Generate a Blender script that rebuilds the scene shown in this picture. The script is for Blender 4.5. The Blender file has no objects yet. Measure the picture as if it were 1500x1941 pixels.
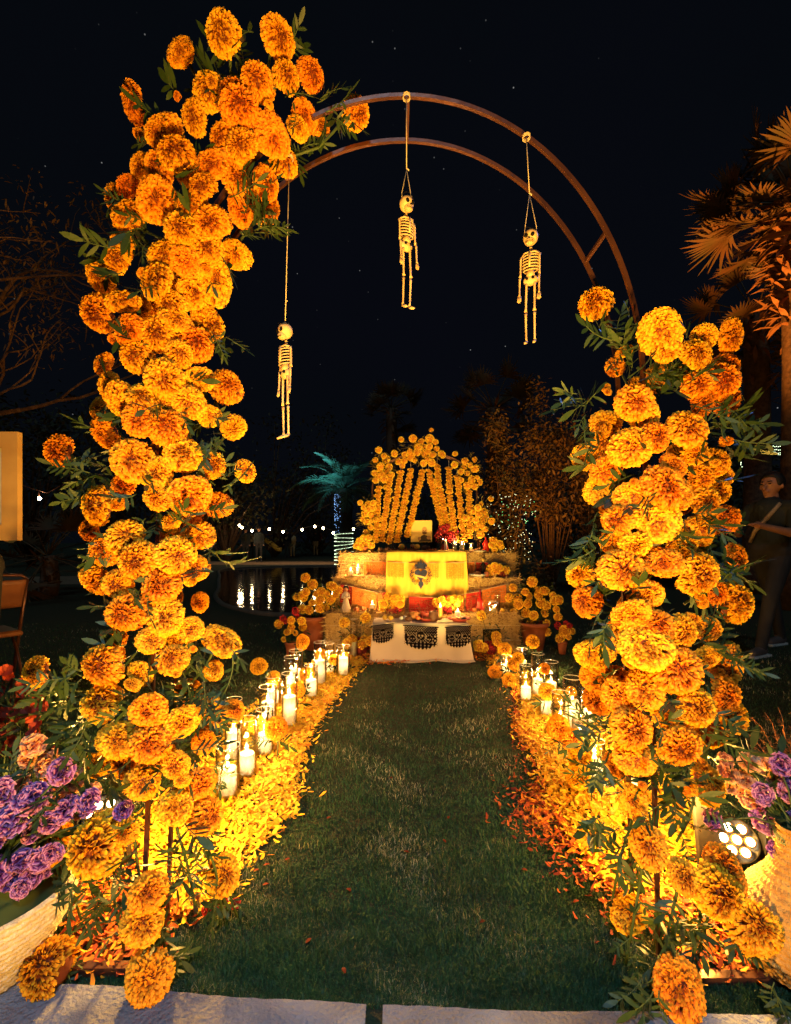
import bpy, math, random
import numpy as np
from mathutils import Vector, Matrix, Euler, Quaternion
R = random.Random(7)
NR = np.random.default_rng(11)
PI = math.pi
F, CX, HY, CH = 900.0, 750.0, 1025.0, 1.05      # focal length and horizon of the photograph, camera height in metres
scene = bpy.context.scene
COL = scene.collection

# ------------------------------------------------------------------ camera, sky, lamps, exposure
cam = bpy.data.cameras.new('camera'); camo = bpy.data.objects.new('camera', cam); COL.objects.link(camo)
camo.location = (0, 0, CH); camo.rotation_euler = (PI/2, 0, 0)
cam.sensor_fit = 'VERTICAL'; cam.sensor_height = 36.0; cam.lens = F/1941*36; cam.shift_y = (HY-970.5)/1941
cam.clip_start = 0.02; cam.clip_end = 600
scene.camera = camo
scene.view_settings.view_transform = 'Standard'; scene.view_settings.look = 'None'
scene.view_settings.exposure = 0.0; scene.view_settings.gamma = 1.0; scene.view_settings.use_curve_mapping = False
scene.render.engine = 'CYCLES'
scene.cycles.use_denoising = True
scene.cycles.max_bounces = 6; scene.cycles.diffuse_bounces = 3; scene.cycles.glossy_bounces = 3
scene.cycles.transmission_bounces = 4; scene.cycles.transparent_max_bounces = 32
scene.cycles.caustics_reflective = False; scene.cycles.caustics_refractive = False
scene.cycles.sample_clamp_indirect = 4.0

world = bpy.data.worlds.new('World'); scene.world = world; world.use_nodes = True
wt = world.node_tree; wt.nodes.clear()
wo = wt.nodes.new('ShaderNodeOutputWorld'); bg = wt.nodes.new('ShaderNodeBackground'); wt.links.new(bg.outputs[0], wo.inputs[0])
tc = wt.nodes.new('ShaderNodeTexCoord')
vo = wt.nodes.new('ShaderNodeTexVoronoi'); vo.inputs['Scale'].default_value = 62
wt.links.new(tc.outputs['Generated'], vo.inputs['Vector'])
lt = wt.nodes.new('ShaderNodeMapRange'); lt.inputs[1].default_value = .03; lt.inputs[2].default_value = .075
lt.inputs[3].default_value = 1; lt.inputs[4].default_value = 0
wt.links.new(vo.outputs['Distance'], lt.inputs[0])
sp = wt.nodes.new('ShaderNodeSeparateColor'); wt.links.new(vo.outputs['Color'], sp.inputs[0])
pw = wt.nodes.new('ShaderNodeMath'); pw.operation = 'POWER'; pw.inputs[1].default_value = 14; wt.links.new(sp.outputs[0], pw.inputs[0])
mu = wt.nodes.new('ShaderNodeMath'); mu.operation = 'MULTIPLY'; wt.links.new(lt.outputs[0], mu.inputs[0]); wt.links.new(pw.outputs[0], mu.inputs[1])
m2 = wt.nodes.new('ShaderNodeMath'); m2.operation = 'MULTIPLY'; m2.inputs[1].default_value = .35; wt.links.new(mu.outputs[0], m2.inputs[0])
nz = wt.nodes.new('ShaderNodeTexNoise'); nz.inputs['Scale'].default_value = 1.6; nz.inputs['Detail'].default_value = 3
wt.links.new(tc.outputs['Generated'], nz.inputs['Vector'])
cr = wt.nodes.new('ShaderNodeValToRGB'); wt.links.new(nz.outputs[0], cr.inputs[0])
cr.color_ramp.elements[0].position = .3; cr.color_ramp.elements[0].color = (.0016, .0026, .0036, 1)
cr.color_ramp.elements[1].position = .75; cr.color_ramp.elements[1].color = (.0022, .0026, .0050, 1)
ad = wt.nodes.new('ShaderNodeMixRGB'); ad.blend_type = 'ADD'; ad.inputs[0].default_value = 1
wt.links.new(cr.outputs[0], ad.inputs[1]); wt.links.new(m2.outputs[0], ad.inputs[2]); wt.links.new(ad.outputs[0], bg.inputs[0])
bg.inputs[1].default_value = 1.0

def lamp(name, kind, loc, power, col, target=None, size=.05, spot=60, blend=.6):
    l = bpy.data.lights.new(name, kind); o = bpy.data.objects.new(name, l); COL.objects.link(o); o.location = loc
    l.energy = power; l.color = col
    if kind == 'SUN': l.angle = size
    else: l.shadow_soft_size = size
    if kind == 'SPOT': l.spot_size = math.radians(spot); l.spot_blend = blend
    if target is not None: o.rotation_euler = (Vector(target)-Vector(loc)).to_track_quat('-Z', 'Y').to_euler()
    return o
# the cool street and moon light that falls on the kerb and the front of the lawn, and the amber floodlights of the garden, plus an added altar fill
WARM = (1.0, .50, .075); CANDLE = (1.0, .52, .15)
lamp('cool_moon', 'SUN', (0, -3, 5), .30, (.42, .75, 1.0), (0.3, 1.6, 0), math.radians(8))
lamp('street_lamp_light', 'SPOT', (.1, -.5, 2.3), 175, (.42, .70, 1.0), (0, 1.0, 0), .25, 74, 1.0)
lamp('blue_lamp_light', 'SPOT', (3.2, 3.4, 4.2), 260, (.16, .34, 1.0), (.62, 1.2, 1.72), .15, 24, .9)
lamp('amber_flood_left_light', 'SPOT', (.42, -.42, .14), 500, WARM, (-.60, 1.2, 1.38), .05, 86, .8)
lamp('amber_flood_right_light', 'SPOT', (-.38, -.42, .14), 370, WARM, (.70, 1.2, 1.12), .05, 82, .8)
lamp('altar_fill_light', 'SPOT', (.35, 2.45, .10), 520, (1, .66, .16), (.28, 5.2, 1.45), .08, 52, 1.0)  # added fill standing in for candlelight on the altar
lamp('amber_tree_light', 'SPOT', (3.7, 5.3, .15), 4600, (1, .37, .05), (5.5, 7.1, 6.0), .1, 46, .8)
lamp('amber_bush_light', 'SPOT', (1.9, 5.6, .2), 620, (1, .38, .05), (2.7, 8.6, 2.7), .1, 60, .9)
lamp('amber_branch_light', 'SPOT', (-2.4, 2.2, .15), 130, (1, .38, .07), (-4.6, 6, 4.2), .1, 50, .9)

# ------------------------------------------------------------------ helpers
def P(px, py, d): return Vector(((px-CX)/F*d, d, CH-(py-HY)/F*d))
def G(px, py, z=0.0):
    d = (CH-z)*F/(py-HY); return Vector(((px-CX)/F*d, d, z))

MATS = {}
def mat(name, col, rough=.7, var=.25, scale=30, col2=None, bump=0, metal=0, trans=0, sss=0, attr=None, spec=.4, rnd=None, coord='Object', bscale=None):
    """procedural principled material: noise mixes col and col2, optional relief, translucency, petal gradient along attribute t"""
    if name in MATS: return MATS[name]
    m = bpy.data.materials.new(name); m.use_nodes = True; nt = m.node_tree; N = nt.nodes; L = nt.links
    b = N['Principled BSDF']; out = N['Material Output']
    b.inputs['Roughness'].default_value = rough; b.inputs['Metallic'].default_value = metal
    b.inputs['Specular IOR Level'].default_value = spec
    t = N.new('ShaderNodeTexCoord'); n = N.new('ShaderNodeTexNoise'); n.inputs['Scale'].default_value = scale; n.inputs['Detail'].default_value = 5
    L.new(t.outputs[coord], n.inputs['Vector'])
    mx = N.new('ShaderNodeMixRGB'); c2 = col2 or tuple(c*(1-var) for c in col)
    mx.inputs[1].default_value = (*col, 1); mx.inputs[2].default_value = (*c2, 1)
    mr = N.new('ShaderNodeMapRange'); mr.inputs[1].default_value = .35; mr.inputs[2].default_value = .65
    L.new(n.outputs[0], mr.inputs[0]); L.new(mr.outputs[0], mx.inputs[0])
    src = mx.outputs[0]
    if attr:
        a = N.new('ShaderNodeAttribute'); a.attribute_name = 't'
        r = N.new('ShaderNodeValToRGB'); L.new(a.outputs['Fac'], r.inputs[0])
        for i, (pos, c) in enumerate(attr):
            e = r.color_ramp.elements[i] if i < 2 else r.color_ramp.elements.new(pos)
            e.position = pos; e.color = (*c, 1)
        m3 = N.new('ShaderNodeMixRGB'); m3.blend_type = 'MULTIPLY'; m3.inputs[0].default_value = 1
        L.new(src, m3.inputs[1]); L.new(r.outputs[0], m3.inputs[2]); src = m3.outputs[0]
    if rnd:
        oi = N.new('ShaderNodeObjectInfo'); r = N.new('ShaderNodeValToRGB'); L.new(oi.outputs['Random'], r.inputs[0])
        for i, (pos, c) in enumerate(rnd):
            e = r.color_ramp.elements[i] if i < 2 else r.color_ramp.elements.new(pos)
            e.position = pos; e.color = (*c, 1)
        m3 = N.new('ShaderNodeMixRGB'); m3.blend_type = 'MULTIPLY'; m3.inputs[0].default_value = 1
        L.new(src, m3.inputs[1]); L.new(r.outputs[0], m3.inputs[2]); src = m3.outputs[0]
    L.new(src, b.inputs['Base Color'])
    if bump:
        n2 = N.new('ShaderNodeTexNoise'); n2.inputs['Scale'].default_value = bscale or scale*3; n2.inputs['Detail'].default_value = 4
        L.new(t.outputs[coord], n2.inputs['Vector'])
        bp = N.new('ShaderNodeBump'); bp.inputs['Strength'].default_value = bump; bp.inputs['Distance'].default_value = .01
        L.new(n2.outputs[0], bp.inputs['Height']); L.new(bp.outputs[0], b.inputs['Normal'])
    if sss:
        b.inputs['Subsurface Weight'].default_value = sss; b.inputs['Subsurface Radius'].default_value = (.03, .015, .006)
    if trans:
        tr = N.new('ShaderNodeBsdfTranslucent'); L.new(src, tr.inputs[0]); ms = N.new('ShaderNodeMixShader'); ms.inputs[0].default_value = trans
        L.new(b.outputs[0], ms.inputs[1]); L.new(tr.outputs[0], ms.inputs[2]); L.new(ms.outputs[0], out.inputs[0])
    MATS[name] = m; return m
def emit(name, col, s):
    if name in MATS: return MATS[name]
    m = bpy.data.materials.new(name); m.use_nodes = True; b = m.node_tree.nodes['Principled BSDF']
    b.inputs['Base Color'].default_value = (*[min(1, c) for c in col], 1); b.inputs['Emission Color'].default_value = (*col, 1); b.inputs['Emission Strength'].default_value = s
    MATS[name] = m; return m
def glassm(name, tint=(1, 1, 1), ior=1.45, boost=.05):
    """thin clear glass: see-through with a Fresnel reflection"""
    m = bpy.data.materials.new(name); m.use_nodes = True; nt = m.node_tree; N = nt.nodes; L = nt.links; N.remove(N['Principled BSDF'])
    tr = N.new('ShaderNodeBsdfTransparent'); tr.inputs[0].default_value = (*tint, 1)
    gl = N.new('ShaderNodeBsdfGlossy'); gl.inputs['Roughness'].default_value = .04
    fr = N.new('ShaderNodeLayerWeight'); fr.inputs[0].default_value = .5
    ad = N.new('ShaderNodeMath'); ad.operation = 'MULTIPLY_ADD'; ad.inputs[1].default_value = .95; ad.inputs[2].default_value = boost; pw = N.new('ShaderNodeMath'); pw.operation = 'POWER'; pw.inputs[1].default_value = 2.0; L.new(fr.outputs['Facing'], pw.inputs[0]); L.new(pw.outputs[0], ad.inputs[0])
    mx = N.new('ShaderNodeMixShader'); L.new(ad.outputs[0], mx.inputs[0]); L.new(tr.outputs[0], mx.inputs[1]); L.new(gl.outputs[0], mx.inputs[2])
    L.new(mx.outputs[0], N['Material Output'].inputs[0]); MATS[name] = m; return m

class MB:
    """collects shapes in world or local coordinates and links them as ONE mesh object"""
    def __init__(s): s.v = []; s.f = []; s.m = []; s.t = []; s.cm = 0
    def add(s, vs, fs, t=0.0):
        o = len(s.v); s.v += [tuple(v) for v in vs]; s.f += [tuple(i+o for i in f) for f in fs]; s.m += [s.cm]*len(fs)
        s.t += (list(t) if hasattr(t, '__len__') else [t]*len(vs)); return s
    def box(s, c, size, rot=None, taper=1.0):
        c = Vector(c); sx, sy, sz = [a/2 for a in size]; M = rot.to_matrix() if rot else Matrix.Identity(3)
        vs = [c + M @ Vector((x*sx*(taper if z > 0 else 1), y*sy*(taper if z > 0 else 1), z*sz)) for z in (-1, 1) for x, y in ((-1, -1), (1, -1), (1, 1), (-1, 1))]
        return s.add(vs, [(3, 2, 1, 0), (4, 5, 6, 7), (0, 1, 5, 4), (1, 2, 6, 5), (2, 3, 7, 6), (3, 0, 4, 7)])
    def tube(s, pts, rad, n=8, cap=True, sq=False):
        pts = [Vector(p) for p in pts]; k = len(pts); rad = rad if hasattr(rad, '__len__') else [rad]*k
        vs = []; prev = None
        for i, p in enumerate(pts):
            d = (pts[min(i+1, k-1)]-pts[max(i-1, 0)])
            if d.length < 1e-9: d = Vector((0, 0, 1))
            d.normalize()
            if prev is None:
                u = d.cross(Vector((0, 1, 0)) if abs(d.y) < .9 else Vector((1, 0, 0))); u.normalize()
            else:
                u = prev - d*prev.dot(d)
                if u.length < 1e-6: u = d.orthogonal()
                u.normalize()
            prev = u; w = d.cross(u)
            for j in range(n):
                a = 2*PI*j/n + (PI/4 if sq else 0)
                vs.append(p + (u*math.cos(a)+w*math.sin(a))*rad[i])
        fs = [(i*n+j, i*n+(j+1) % n, (i+1)*n+(j+1) % n, (i+1)*n+j) for i in range(k-1) for j in range(n)]
        if cap: fs += [tuple(range(n))[::-1], tuple((k-1)*n+j for j in range(n))]
        return s.add(vs, fs)
    def lathe(s, prof, c=(0, 0, 0), n=20, axis=None, sx=1, sy=1, wob=None):
        c = Vector(c); M = axis.to_matrix() if axis else Matrix.Identity(3); vs = []
        for r, z in prof:
            for j in range(n):
                a = 2*PI*j/n; rr = r*(wob(a, z) if wob else 1)
                vs.append(c + M @ Vector((rr*sx*math.cos(a), rr*sy*math.sin(a), z)))
        k = len(prof)
        fs = [(i*n+j, i*n+(j+1) % n, (i+1)*n+(j+1) % n, (i+1)*n+j) for i in range(k-1) for j in range(n)]
        return s.add(vs, fs)
    def ball(s, c, r, n=10, k=7, sc=(1, 1, 1), rot=None):
        c = Vector(c); M = rot.to_matrix() if rot else Matrix.Identity(3); vs = []; fs = []
        for i in range(k+1):
            p = PI*i/k
            for j in range(n):
                a = 2*PI*j/n
                vs.append(c + M @ Vector((math.sin(p)*math.cos(a)*r*sc[0], math.sin(p)*math.sin(a)*r*sc[1], math.cos(p)*r*sc[2])))
        for i in range(k):
            for j in range(n): fs.append((i*n+j, (i+1)*n+j, (i+1)*n+(j+1) % n, i*n+(j+1) % n))
        return s.add(vs, fs)
    def blade(s, p, d, up, L, w, seg=3, droop=0.0, fold=0.0):
        """a leaf: pointed strip along d, width across, optional droop"""
        d = Vector(d).normalized(); up = Vector(up); x = d.cross(up)
        if x.length < 1e-5: x = d.orthogonal()
        x.normalize(); vs = []; n = seg
        for i in range(n+1):
            t = i/n; ww = w*math.sin(PI*min(1, (t*.88+.08)))**.8 * (1 if i < n else .05)
            q = Vector(p)+d*L*t - Vector((0, 0, 1))*droop*L*t*t
            vs += [q-x*ww/2+up*fold*ww, q+x*ww/2+up*fold*ww]
        return s.add(vs, [(2*i, 2*i+1, 2*i+3, 2*i+2) for i in range(n)])
    def mesh(s, name, mats, off=None, smooth=True):
        me = bpy.data.meshes.new(name); v = np.array(s.v, dtype=np.float64).reshape(-1, 3)
        if off is not None: v = v-np.array(off)
        me.from_pydata(v.tolist(), [], s.f)
        for m in (mats if isinstance(mats, (list, tuple)) else [mats]): me.materials.append(m)
        me.polygons.foreach_set('material_index', s.m)
        me.polygons.foreach_set('use_smooth', [smooth]*len(s.f))
        if any(s.t):
            a = me.attributes.new('t', 'FLOAT', 'POINT'); a.data.foreach_set('value', s.t)
        me.update(); return me
    def build(s, name, mats, parent=None, off=None, smooth=True):
        if off is None and parent is not None: off = wloc(parent)
        o = bpy.data.objects.new(name, s.mesh(name, mats, off, smooth)); COL.objects.link(o); o.parent = parent
        return o
def wloc(o):
    p = Vector((0, 0, 0))
    while o is not None: p = p+o.location; o = o.parent
    return p
def place(name, me, loc, rot=(0, 0, 0), sc=1.0, parent=None):
    o = bpy.data.objects.new(name, me); COL.objects.link(o); o.parent = parent
    o.location = Vector(loc)-(wloc(parent) if parent else Vector((0, 0, 0)))
    o.rotation_euler = rot; o.scale = (sc, sc, sc) if not hasattr(sc, '__len__') else sc
    return o
def thing(name, label, cat, loc, group=None):
    o = bpy.data.objects.new(name, None); COL.objects.link(o); o.location = loc; o.empty_display_size = .05
    return tag(o, label, cat, group)
def tag(o, label, cat=None, group=None, kind=None):
    if label: o['label'] = label
    if cat: o['category'] = cat
    if group: o['group'] = group
    if kind: o['kind'] = kind
    return o
def struct(o, label=None): o['kind'] = 'structure'; (label and o.__setitem__('label', label)); return o
def base_origin(o, loc):
    """move the origin of a single mesh thing to its base"""
    me = o.data; me.transform(Matrix.Translation(-Vector(loc))); o.location = loc; return o
ORD = ['nearest', 'second', 'third', 'fourth', 'fifth', 'sixth', 'seventh', 'eighth', 'ninth', 'tenth', 'eleventh', 'twelfth', 'thirteenth', 'fourteenth', 'fifteenth', 'sixteenth', 'seventeenth', 'eighteenth']

# ------------------------------------------------------------------ materials
M_PET = mat('marigold_petal', (1.0, .47, .012), .75, col2=(1.0, .58, .022), scale=9, trans=.16, attr=[(0, (.14, .03, .006)), (.5, (.52, .30, .16)), (.8, (1, .95, .95)), (1, (1, 1, 1))],  # petal bases darkened as crevice shade, on top of their redder tone
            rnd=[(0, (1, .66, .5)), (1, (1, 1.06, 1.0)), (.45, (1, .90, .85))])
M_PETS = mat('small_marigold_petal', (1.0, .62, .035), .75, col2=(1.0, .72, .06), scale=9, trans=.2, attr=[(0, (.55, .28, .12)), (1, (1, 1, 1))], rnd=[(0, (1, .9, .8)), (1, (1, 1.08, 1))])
M_CORE = mat('marigold_core', (.16, .03, .003), .8, scale=40)  # dark ball inside the bloom, shade of its depths put into the colour
M_CORES = mat('small_marigold_core', (.55, .20, .008), .8, scale=40)
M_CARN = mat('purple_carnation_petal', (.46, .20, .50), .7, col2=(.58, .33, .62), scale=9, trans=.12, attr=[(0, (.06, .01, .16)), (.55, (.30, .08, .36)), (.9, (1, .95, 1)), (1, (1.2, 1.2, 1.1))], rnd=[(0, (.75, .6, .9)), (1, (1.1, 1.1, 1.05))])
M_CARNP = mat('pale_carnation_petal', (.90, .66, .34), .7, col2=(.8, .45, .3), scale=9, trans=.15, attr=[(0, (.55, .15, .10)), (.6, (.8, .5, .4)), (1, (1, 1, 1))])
M_RED = mat('red_petal', (.55, .02, .02), .65, col2=(.4, .01, .03), scale=12, trans=.12, attr=[(0, (.4, .3, .3)), (1, (1, 1, 1))])
M_CRIM = mat('orange_red_petal', (.30, .035, .012), .65, col2=(.20, .02, .012), scale=12, trans=.12)
M_LEAF = mat('leaf_green', (.020, .052, .022), .5, col2=(.034, .066, .024), scale=14, bump=.2, rnd=[(0, (.6, .7, .7)), (1, (1.5, 1.25, .8))], trans=.08)
M_STEM = mat('stem_green', (.06, .10, .03), .6, scale=20)
M_METAL = mat('painted_steel', (.085, .035, .03), .3, col2=(.15, .06, .035), scale=14, metal=.55, bump=.08, spec=.5)
M_DARKM = mat('dark_steel', (.03, .028, .03), .45, scale=20, metal=.5, bump=.1)
M_BONE = mat('bone_plastic', (.66, .50, .26), .5, col2=(.50, .33, .14), scale=40, bump=.15)
M_BLACK = mat('black_paint', (.008, .008, .01), .7, spec=.1)
M_STRING = mat('cotton_string', (.75, .62, .42), .8, scale=200, bump=.3)
M_WAX = mat('candle_wax', (.92, .86, .72), .45, col2=(.88, .80, .62), scale=25, sss=.4, trans=.45, bump=.05)
M_GLASS = glassm('clear_glass')
M_TERRA = mat('terracotta', (.42, .12, .045), .8, col2=(.33, .085, .03), scale=9, bump=.25)
M_TERRAD = mat('red_clay', (.26, .035, .02), .6, col2=(.18, .02, .015), scale=14, bump=.2)
M_HAY = mat('hay', (.50, .32, .11), .9, col2=(.20, .10, .03), scale=22, bump=.9, bscale=80)
M_STRAW = mat('straw', (.72, .50, .18), .8, col2=(.36, .21, .06), scale=3, rnd=None)
M_CLOTHY = mat('yellow_cloth', (.86, .56, .075), .9, col2=(.80, .49, .06), scale=5, bump=.1, bscale=300, trans=.1)
M_CLOTHW = mat('cream_cloth', (.52, .42, .33), .95, col2=(.50, .40, .30), scale=4, bump=.12, bscale=300)
M_WOOD = mat('pale_wood', (.62, .40, .16), .55, col2=(.50, .30, .11), scale=6, bump=.15)
M_WOODD = mat('brown_wood', (.24, .095, .035), .5, col2=(.15, .05, .02), scale=8, bump=.2)
M_SKIN = mat('skin', (.42, .19, .10), .55, col2=(.36, .15, .08), scale=12, bump=.1)
M_HAIR = mat('dark_hair', (.012, .009, .008), .5, scale=60, bump=.5)
M_SHIRT = mat('dark_shirt', (.022, .026, .024), .85, scale=12, bump=.4, bscale=18)
M_PANTS = mat('dark_trousers', (.035, .03, .028), .85, scale=12, bump=.4, bscale=14)
M_SHOE = mat('grey_shoe', (.10, .075, .07), .7, scale=30)
M_SOLE = mat('white_sole', (.75, .70, .66), .6)
M_FLAME = emit('candle_flame', (1.0, .62, .22), 22)
M_GOLD = mat('gold_trim', (.42, .22, .05), .5, metal=.5, scale=30)
M_BLUE = mat('blue_enamel', (.010, .018, .085), .5, col2=(.004, .005, .02), scale=30, spec=.12)
M_WHITE = mat('white_ceramic', (.75, .72, .66), .3, scale=20)
M_BARK = mat('bark', (.16, .085, .045), .9, col2=(.07, .035, .02), scale=16, bump=.8)
M_PALM = mat('palm_leaf', (.10, .075, .03), .6, col2=(.16, .07, .03), scale=3, trans=.1)
M_PALMT = mat('teal_palm_leaf', (.035, .09, .05), .5, col2=(.05, .10, .07), scale=3, trans=.1)
M_TREE = mat('tree_leaf', (.045, .055, .02), .7, col2=(.08, .05, .02), scale=2, rnd=[(0, (.7, .7, .7)), (1, (1.2, 1.1, 1))])
M_BUSH = mat('bush_leaf', (.14, .065, .02), .6, col2=(.09, .06, .02), scale=6)

# ------------------------------------------------------------------ flower and leaf meshes
def bloom_mesh(name, seed, N=300, mats=None, flat=.80, wid=.20, ruf=.35, lay=125, seg=2, core=.80, irr=.10):
    """a pompom of overlapping ruffled petals round a core, radius 1, facing +Z"""
    r = random.Random(seed); b = MB(); b.cm = 1
    b.ball((0, 0, 0), core*.96, 10, 7, (1, 1, flat))
    b.cm = 0; lumps = [(Vector((r.gauss(0, 1), r.gauss(0, 1), r.gauss(0, 1))).normalized(), r.uniform(-1, 1)) for _ in range(9)]
    ga = PI*(3-math.sqrt(5)); zmin = math.cos(math.radians(lay))
    for i in range(N):
        z = 1-(1-zmin)*(i+.5)/N; a = i*ga+r.gauss(0, .12); rr = math.sqrt(max(0, 1-z*z))
        n = Vector((rr*math.cos(a), rr*math.sin(a), z)); z1 = Vector((0, 0, 1))
        down = (n*z-z1); down = down.normalized() if down.length > 1e-3 else Vector((1, 0, 0))
        ax = (n + down*r.uniform(-.15, .55) + Vector((r.gauss(0, .2), r.gauss(0, .2), r.gauss(0, .2)))*.6).normalized()
        side = ax.cross(down); side = side.normalized() if side.length > 1e-3 else ax.orthogonal().normalized()
        side = (Quaternion(ax, r.gauss(0, .75)) @ side); th = ax.cross(side).normalized()
        rad = 1 + irr*sum(max(0, n.dot(l))**3*k for l, k in lumps)*.9 + r.gauss(0, .035)
        L = r.uniform(.26, .40); w = wid*r.uniform(.7, 1.3)
        p0 = Vector((n.x, n.y, n.z*flat))*rad - ax*L*.86
        vs = []; ts = []; W = (.35, 1.0, 1.05) if seg == 2 else (.4, 1.05)
        for k in range(seg+1):
            t = k/seg
            for q in (-1, 0, 1):
                off = side*q*w/2*W[k]; ru = th*(ruf*w*(r.uniform(-.7, .7)*t + (0.35 if q == 0 else 0)*t))
                cur = down*(.25*L*t*t); vs.append(p0+ax*L*(t-(.10*t if q else 0))+off+ru+cur); ts.append(t)
        fs = []
        for k in range(seg):
            for q in (0, 1): fs.append((k*3+q, k*3+q+1, (k+1)*3+q+1, (k+1)*3+q))
        b.add(vs, fs, ts)
    return b.mesh(name, mats or [M_PET, M_CORE], smooth=True)
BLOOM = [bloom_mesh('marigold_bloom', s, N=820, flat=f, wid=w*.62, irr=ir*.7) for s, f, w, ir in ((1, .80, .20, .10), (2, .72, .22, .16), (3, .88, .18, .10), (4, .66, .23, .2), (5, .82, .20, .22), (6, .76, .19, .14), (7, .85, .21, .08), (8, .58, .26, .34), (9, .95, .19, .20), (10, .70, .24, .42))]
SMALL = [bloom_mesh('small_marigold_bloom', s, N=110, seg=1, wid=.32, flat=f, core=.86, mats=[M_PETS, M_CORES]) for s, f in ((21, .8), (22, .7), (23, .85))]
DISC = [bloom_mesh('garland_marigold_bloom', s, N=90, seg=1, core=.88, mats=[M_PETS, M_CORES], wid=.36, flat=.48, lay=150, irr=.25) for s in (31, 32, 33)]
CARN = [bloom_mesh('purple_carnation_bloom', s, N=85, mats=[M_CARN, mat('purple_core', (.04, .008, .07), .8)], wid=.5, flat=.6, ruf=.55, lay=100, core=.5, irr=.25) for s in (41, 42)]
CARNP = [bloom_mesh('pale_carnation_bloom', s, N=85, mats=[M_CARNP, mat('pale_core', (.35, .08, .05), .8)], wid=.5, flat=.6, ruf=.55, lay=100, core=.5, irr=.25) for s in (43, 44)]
REDB = [bloom_mesh('red_bloom', s, N=50, seg=1, mats=[M_RED, mat('red_core', (.12, .003, .006), .8)], wid=.5, flat=.8, irr=.3) for s in (51, 52)]

def spray_mesh(name, seed, n=4, L=.10, leaf=.05, w=.013, curl=.3):
    """a marigold leaf: a stalk with opposite pairs of narrow pointed leaflets, growing along +Z from the origin"""
    r = random.Random(seed); b = MB(); b.cm = 1; pts = []; dx = r.uniform(-.3, .3)
    for i in range(6):
        t = i/5; pts.append(Vector((dx*L*t*t, curl*L*t*t, L*t)))
    b.tube(pts, [.0022*(1-.5*i/5) for i in range(6)], 5)
    b.cm = 0
    for i in range(n):
        t = (i+1)/(n+.6); k = min(4, int(t*5)); p = pts[k].lerp(pts[k+1], t*5-k); d = (pts[k+1]-pts[k]).normalized()
        for sgn in (-1, 1):
            lat = Vector((sgn, r.uniform(-.5, .5), 0)); dd = (lat*r.uniform(.55, 1.0)+d*r.uniform(.45, .9)).normalized()
            b.blade(p, dd, Vector((r.uniform(-.3, .3), -1, r.uniform(-.4, .4))).normalized(), leaf*r.uniform(.75, 1.15), w*.78*r.uniform(.8, 1.25), 4, r.uniform(-.15, .3), .10)
    b.blade(pts[-1], (pts[-1]-pts[-2]), Vector((0, -1, .1)), leaf*1.1, w*1.2, 4, .1)
    return b.mesh(name, [M_LEAF, M_STEM])
SPRAY = [spray_mesh('leaf_spray', s, n, L, lf, w, c) for s, n, L, lf, w, c in ((1, 3, .07, .055, .015, .3), (2, 4, .09, .050, .013, -.2), (3, 3, .06, .062, .017, .6), (4, 5, .11, .045, .011, .4), (5, 2, .05, .065, .018, -.4))]
def orient2(d, roll=0.0):
    """local Z along d, local Y turned towards the ground"""
    z = Vector(d).normalized(); y = Vector((0, 0, -1)); y = y-z*y.dot(z); y = y.normalized() if y.length > .05 else z.orthogonal().normalized(); x = y.cross(z)
    return (Matrix((x, y, z)).transposed().to_quaternion() @ Quaternion((0, 0, 1), roll)).to_euler()
def orient(d, roll=0.0):
    q = Vector(d).normalized().to_track_quat('Z', 'Y'); return (q @ Quaternion((0, 0, 1), roll)).to_euler()

# ------------------------------------------------------------------ ground, kerb, pond, path
def quadgrid(name, m, x0, x1, y0, y1, nx, ny, z=0.0, noise=0.0):
    xs = np.linspace(x0, x1, nx+1); ys = np.linspace(y0, y1, ny+1); X, Y = np.meshgrid(xs, ys)
    Z = z + noise*(np.sin(X*1.3+1)*np.cos(Y*.9)); v = np.stack([X, Y, Z], -1).reshape(-1, 3)
    i = np.arange(nx)[None, :]+np.arange(ny)[:, None]*(nx+1); f = np.stack([i, i+1, i+nx+2, i+nx+1], -1).reshape(-1, 4)
    me = bpy.data.meshes.new(name); me.from_pydata(v.tolist(), [], f.tolist()); me.materials.append(m)
    o = bpy.data.objects.new(name, me); COL.objects.link(o); return o
M_SOIL = mat('lawn_soil', (.030, .040, .014), .95, col2=(.055, .042, .018), scale=30, bump=.9, bscale=160)
struct(quadgrid('lawn', M_SOIL, -150, 150, -20, 300, 40, 40), 'dark mown lawn')
def poly_obj(name, pts, z, m):
    me = bpy.data.meshes.new(name); me.from_pydata([(x, y, z) for x, y in pts], [], [tuple(range(len(pts)))]); me.materials.append(m)
    o = bpy.data.objects.new(name, me); COL.objects.link(o); return o
def smooth_loop(pts, n=6):
    out = []; k = len(pts)
    for i in range(k):
        p0, p1, p2, p3 = [Vector(pts[(i+j) % k]) for j in (-1, 0, 1, 2)]
        for s in range(n):
            t = s/n; out.append(.5*((2*p1)+(p2-p0)*t+(2*p0-5*p1+4*p2-p3)*t*t+(3*p1-p0-3*p2+p3)*t**3))
    return [(p[0], p[1]) for p in out]
M_WATER = bpy.data.materials.new('pond_water'); M_WATER.use_nodes = True
_n = M_WATER.node_tree; _b = _n.nodes['Principled BSDF']; _b.inputs['Base Color'].default_value = (.004, .006, .010, 1); _b.inputs['Roughness'].default_value = .06
_w = _n.nodes.new('ShaderNodeTexNoise'); _w.inputs['Scale'].default_value = 2.2; _w.inputs['Detail'].default_value = 3; _t = _n.nodes.new('ShaderNodeTexCoord'); _n.links.new(_t.outputs['Object'], _w.inputs['Vector'])
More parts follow.
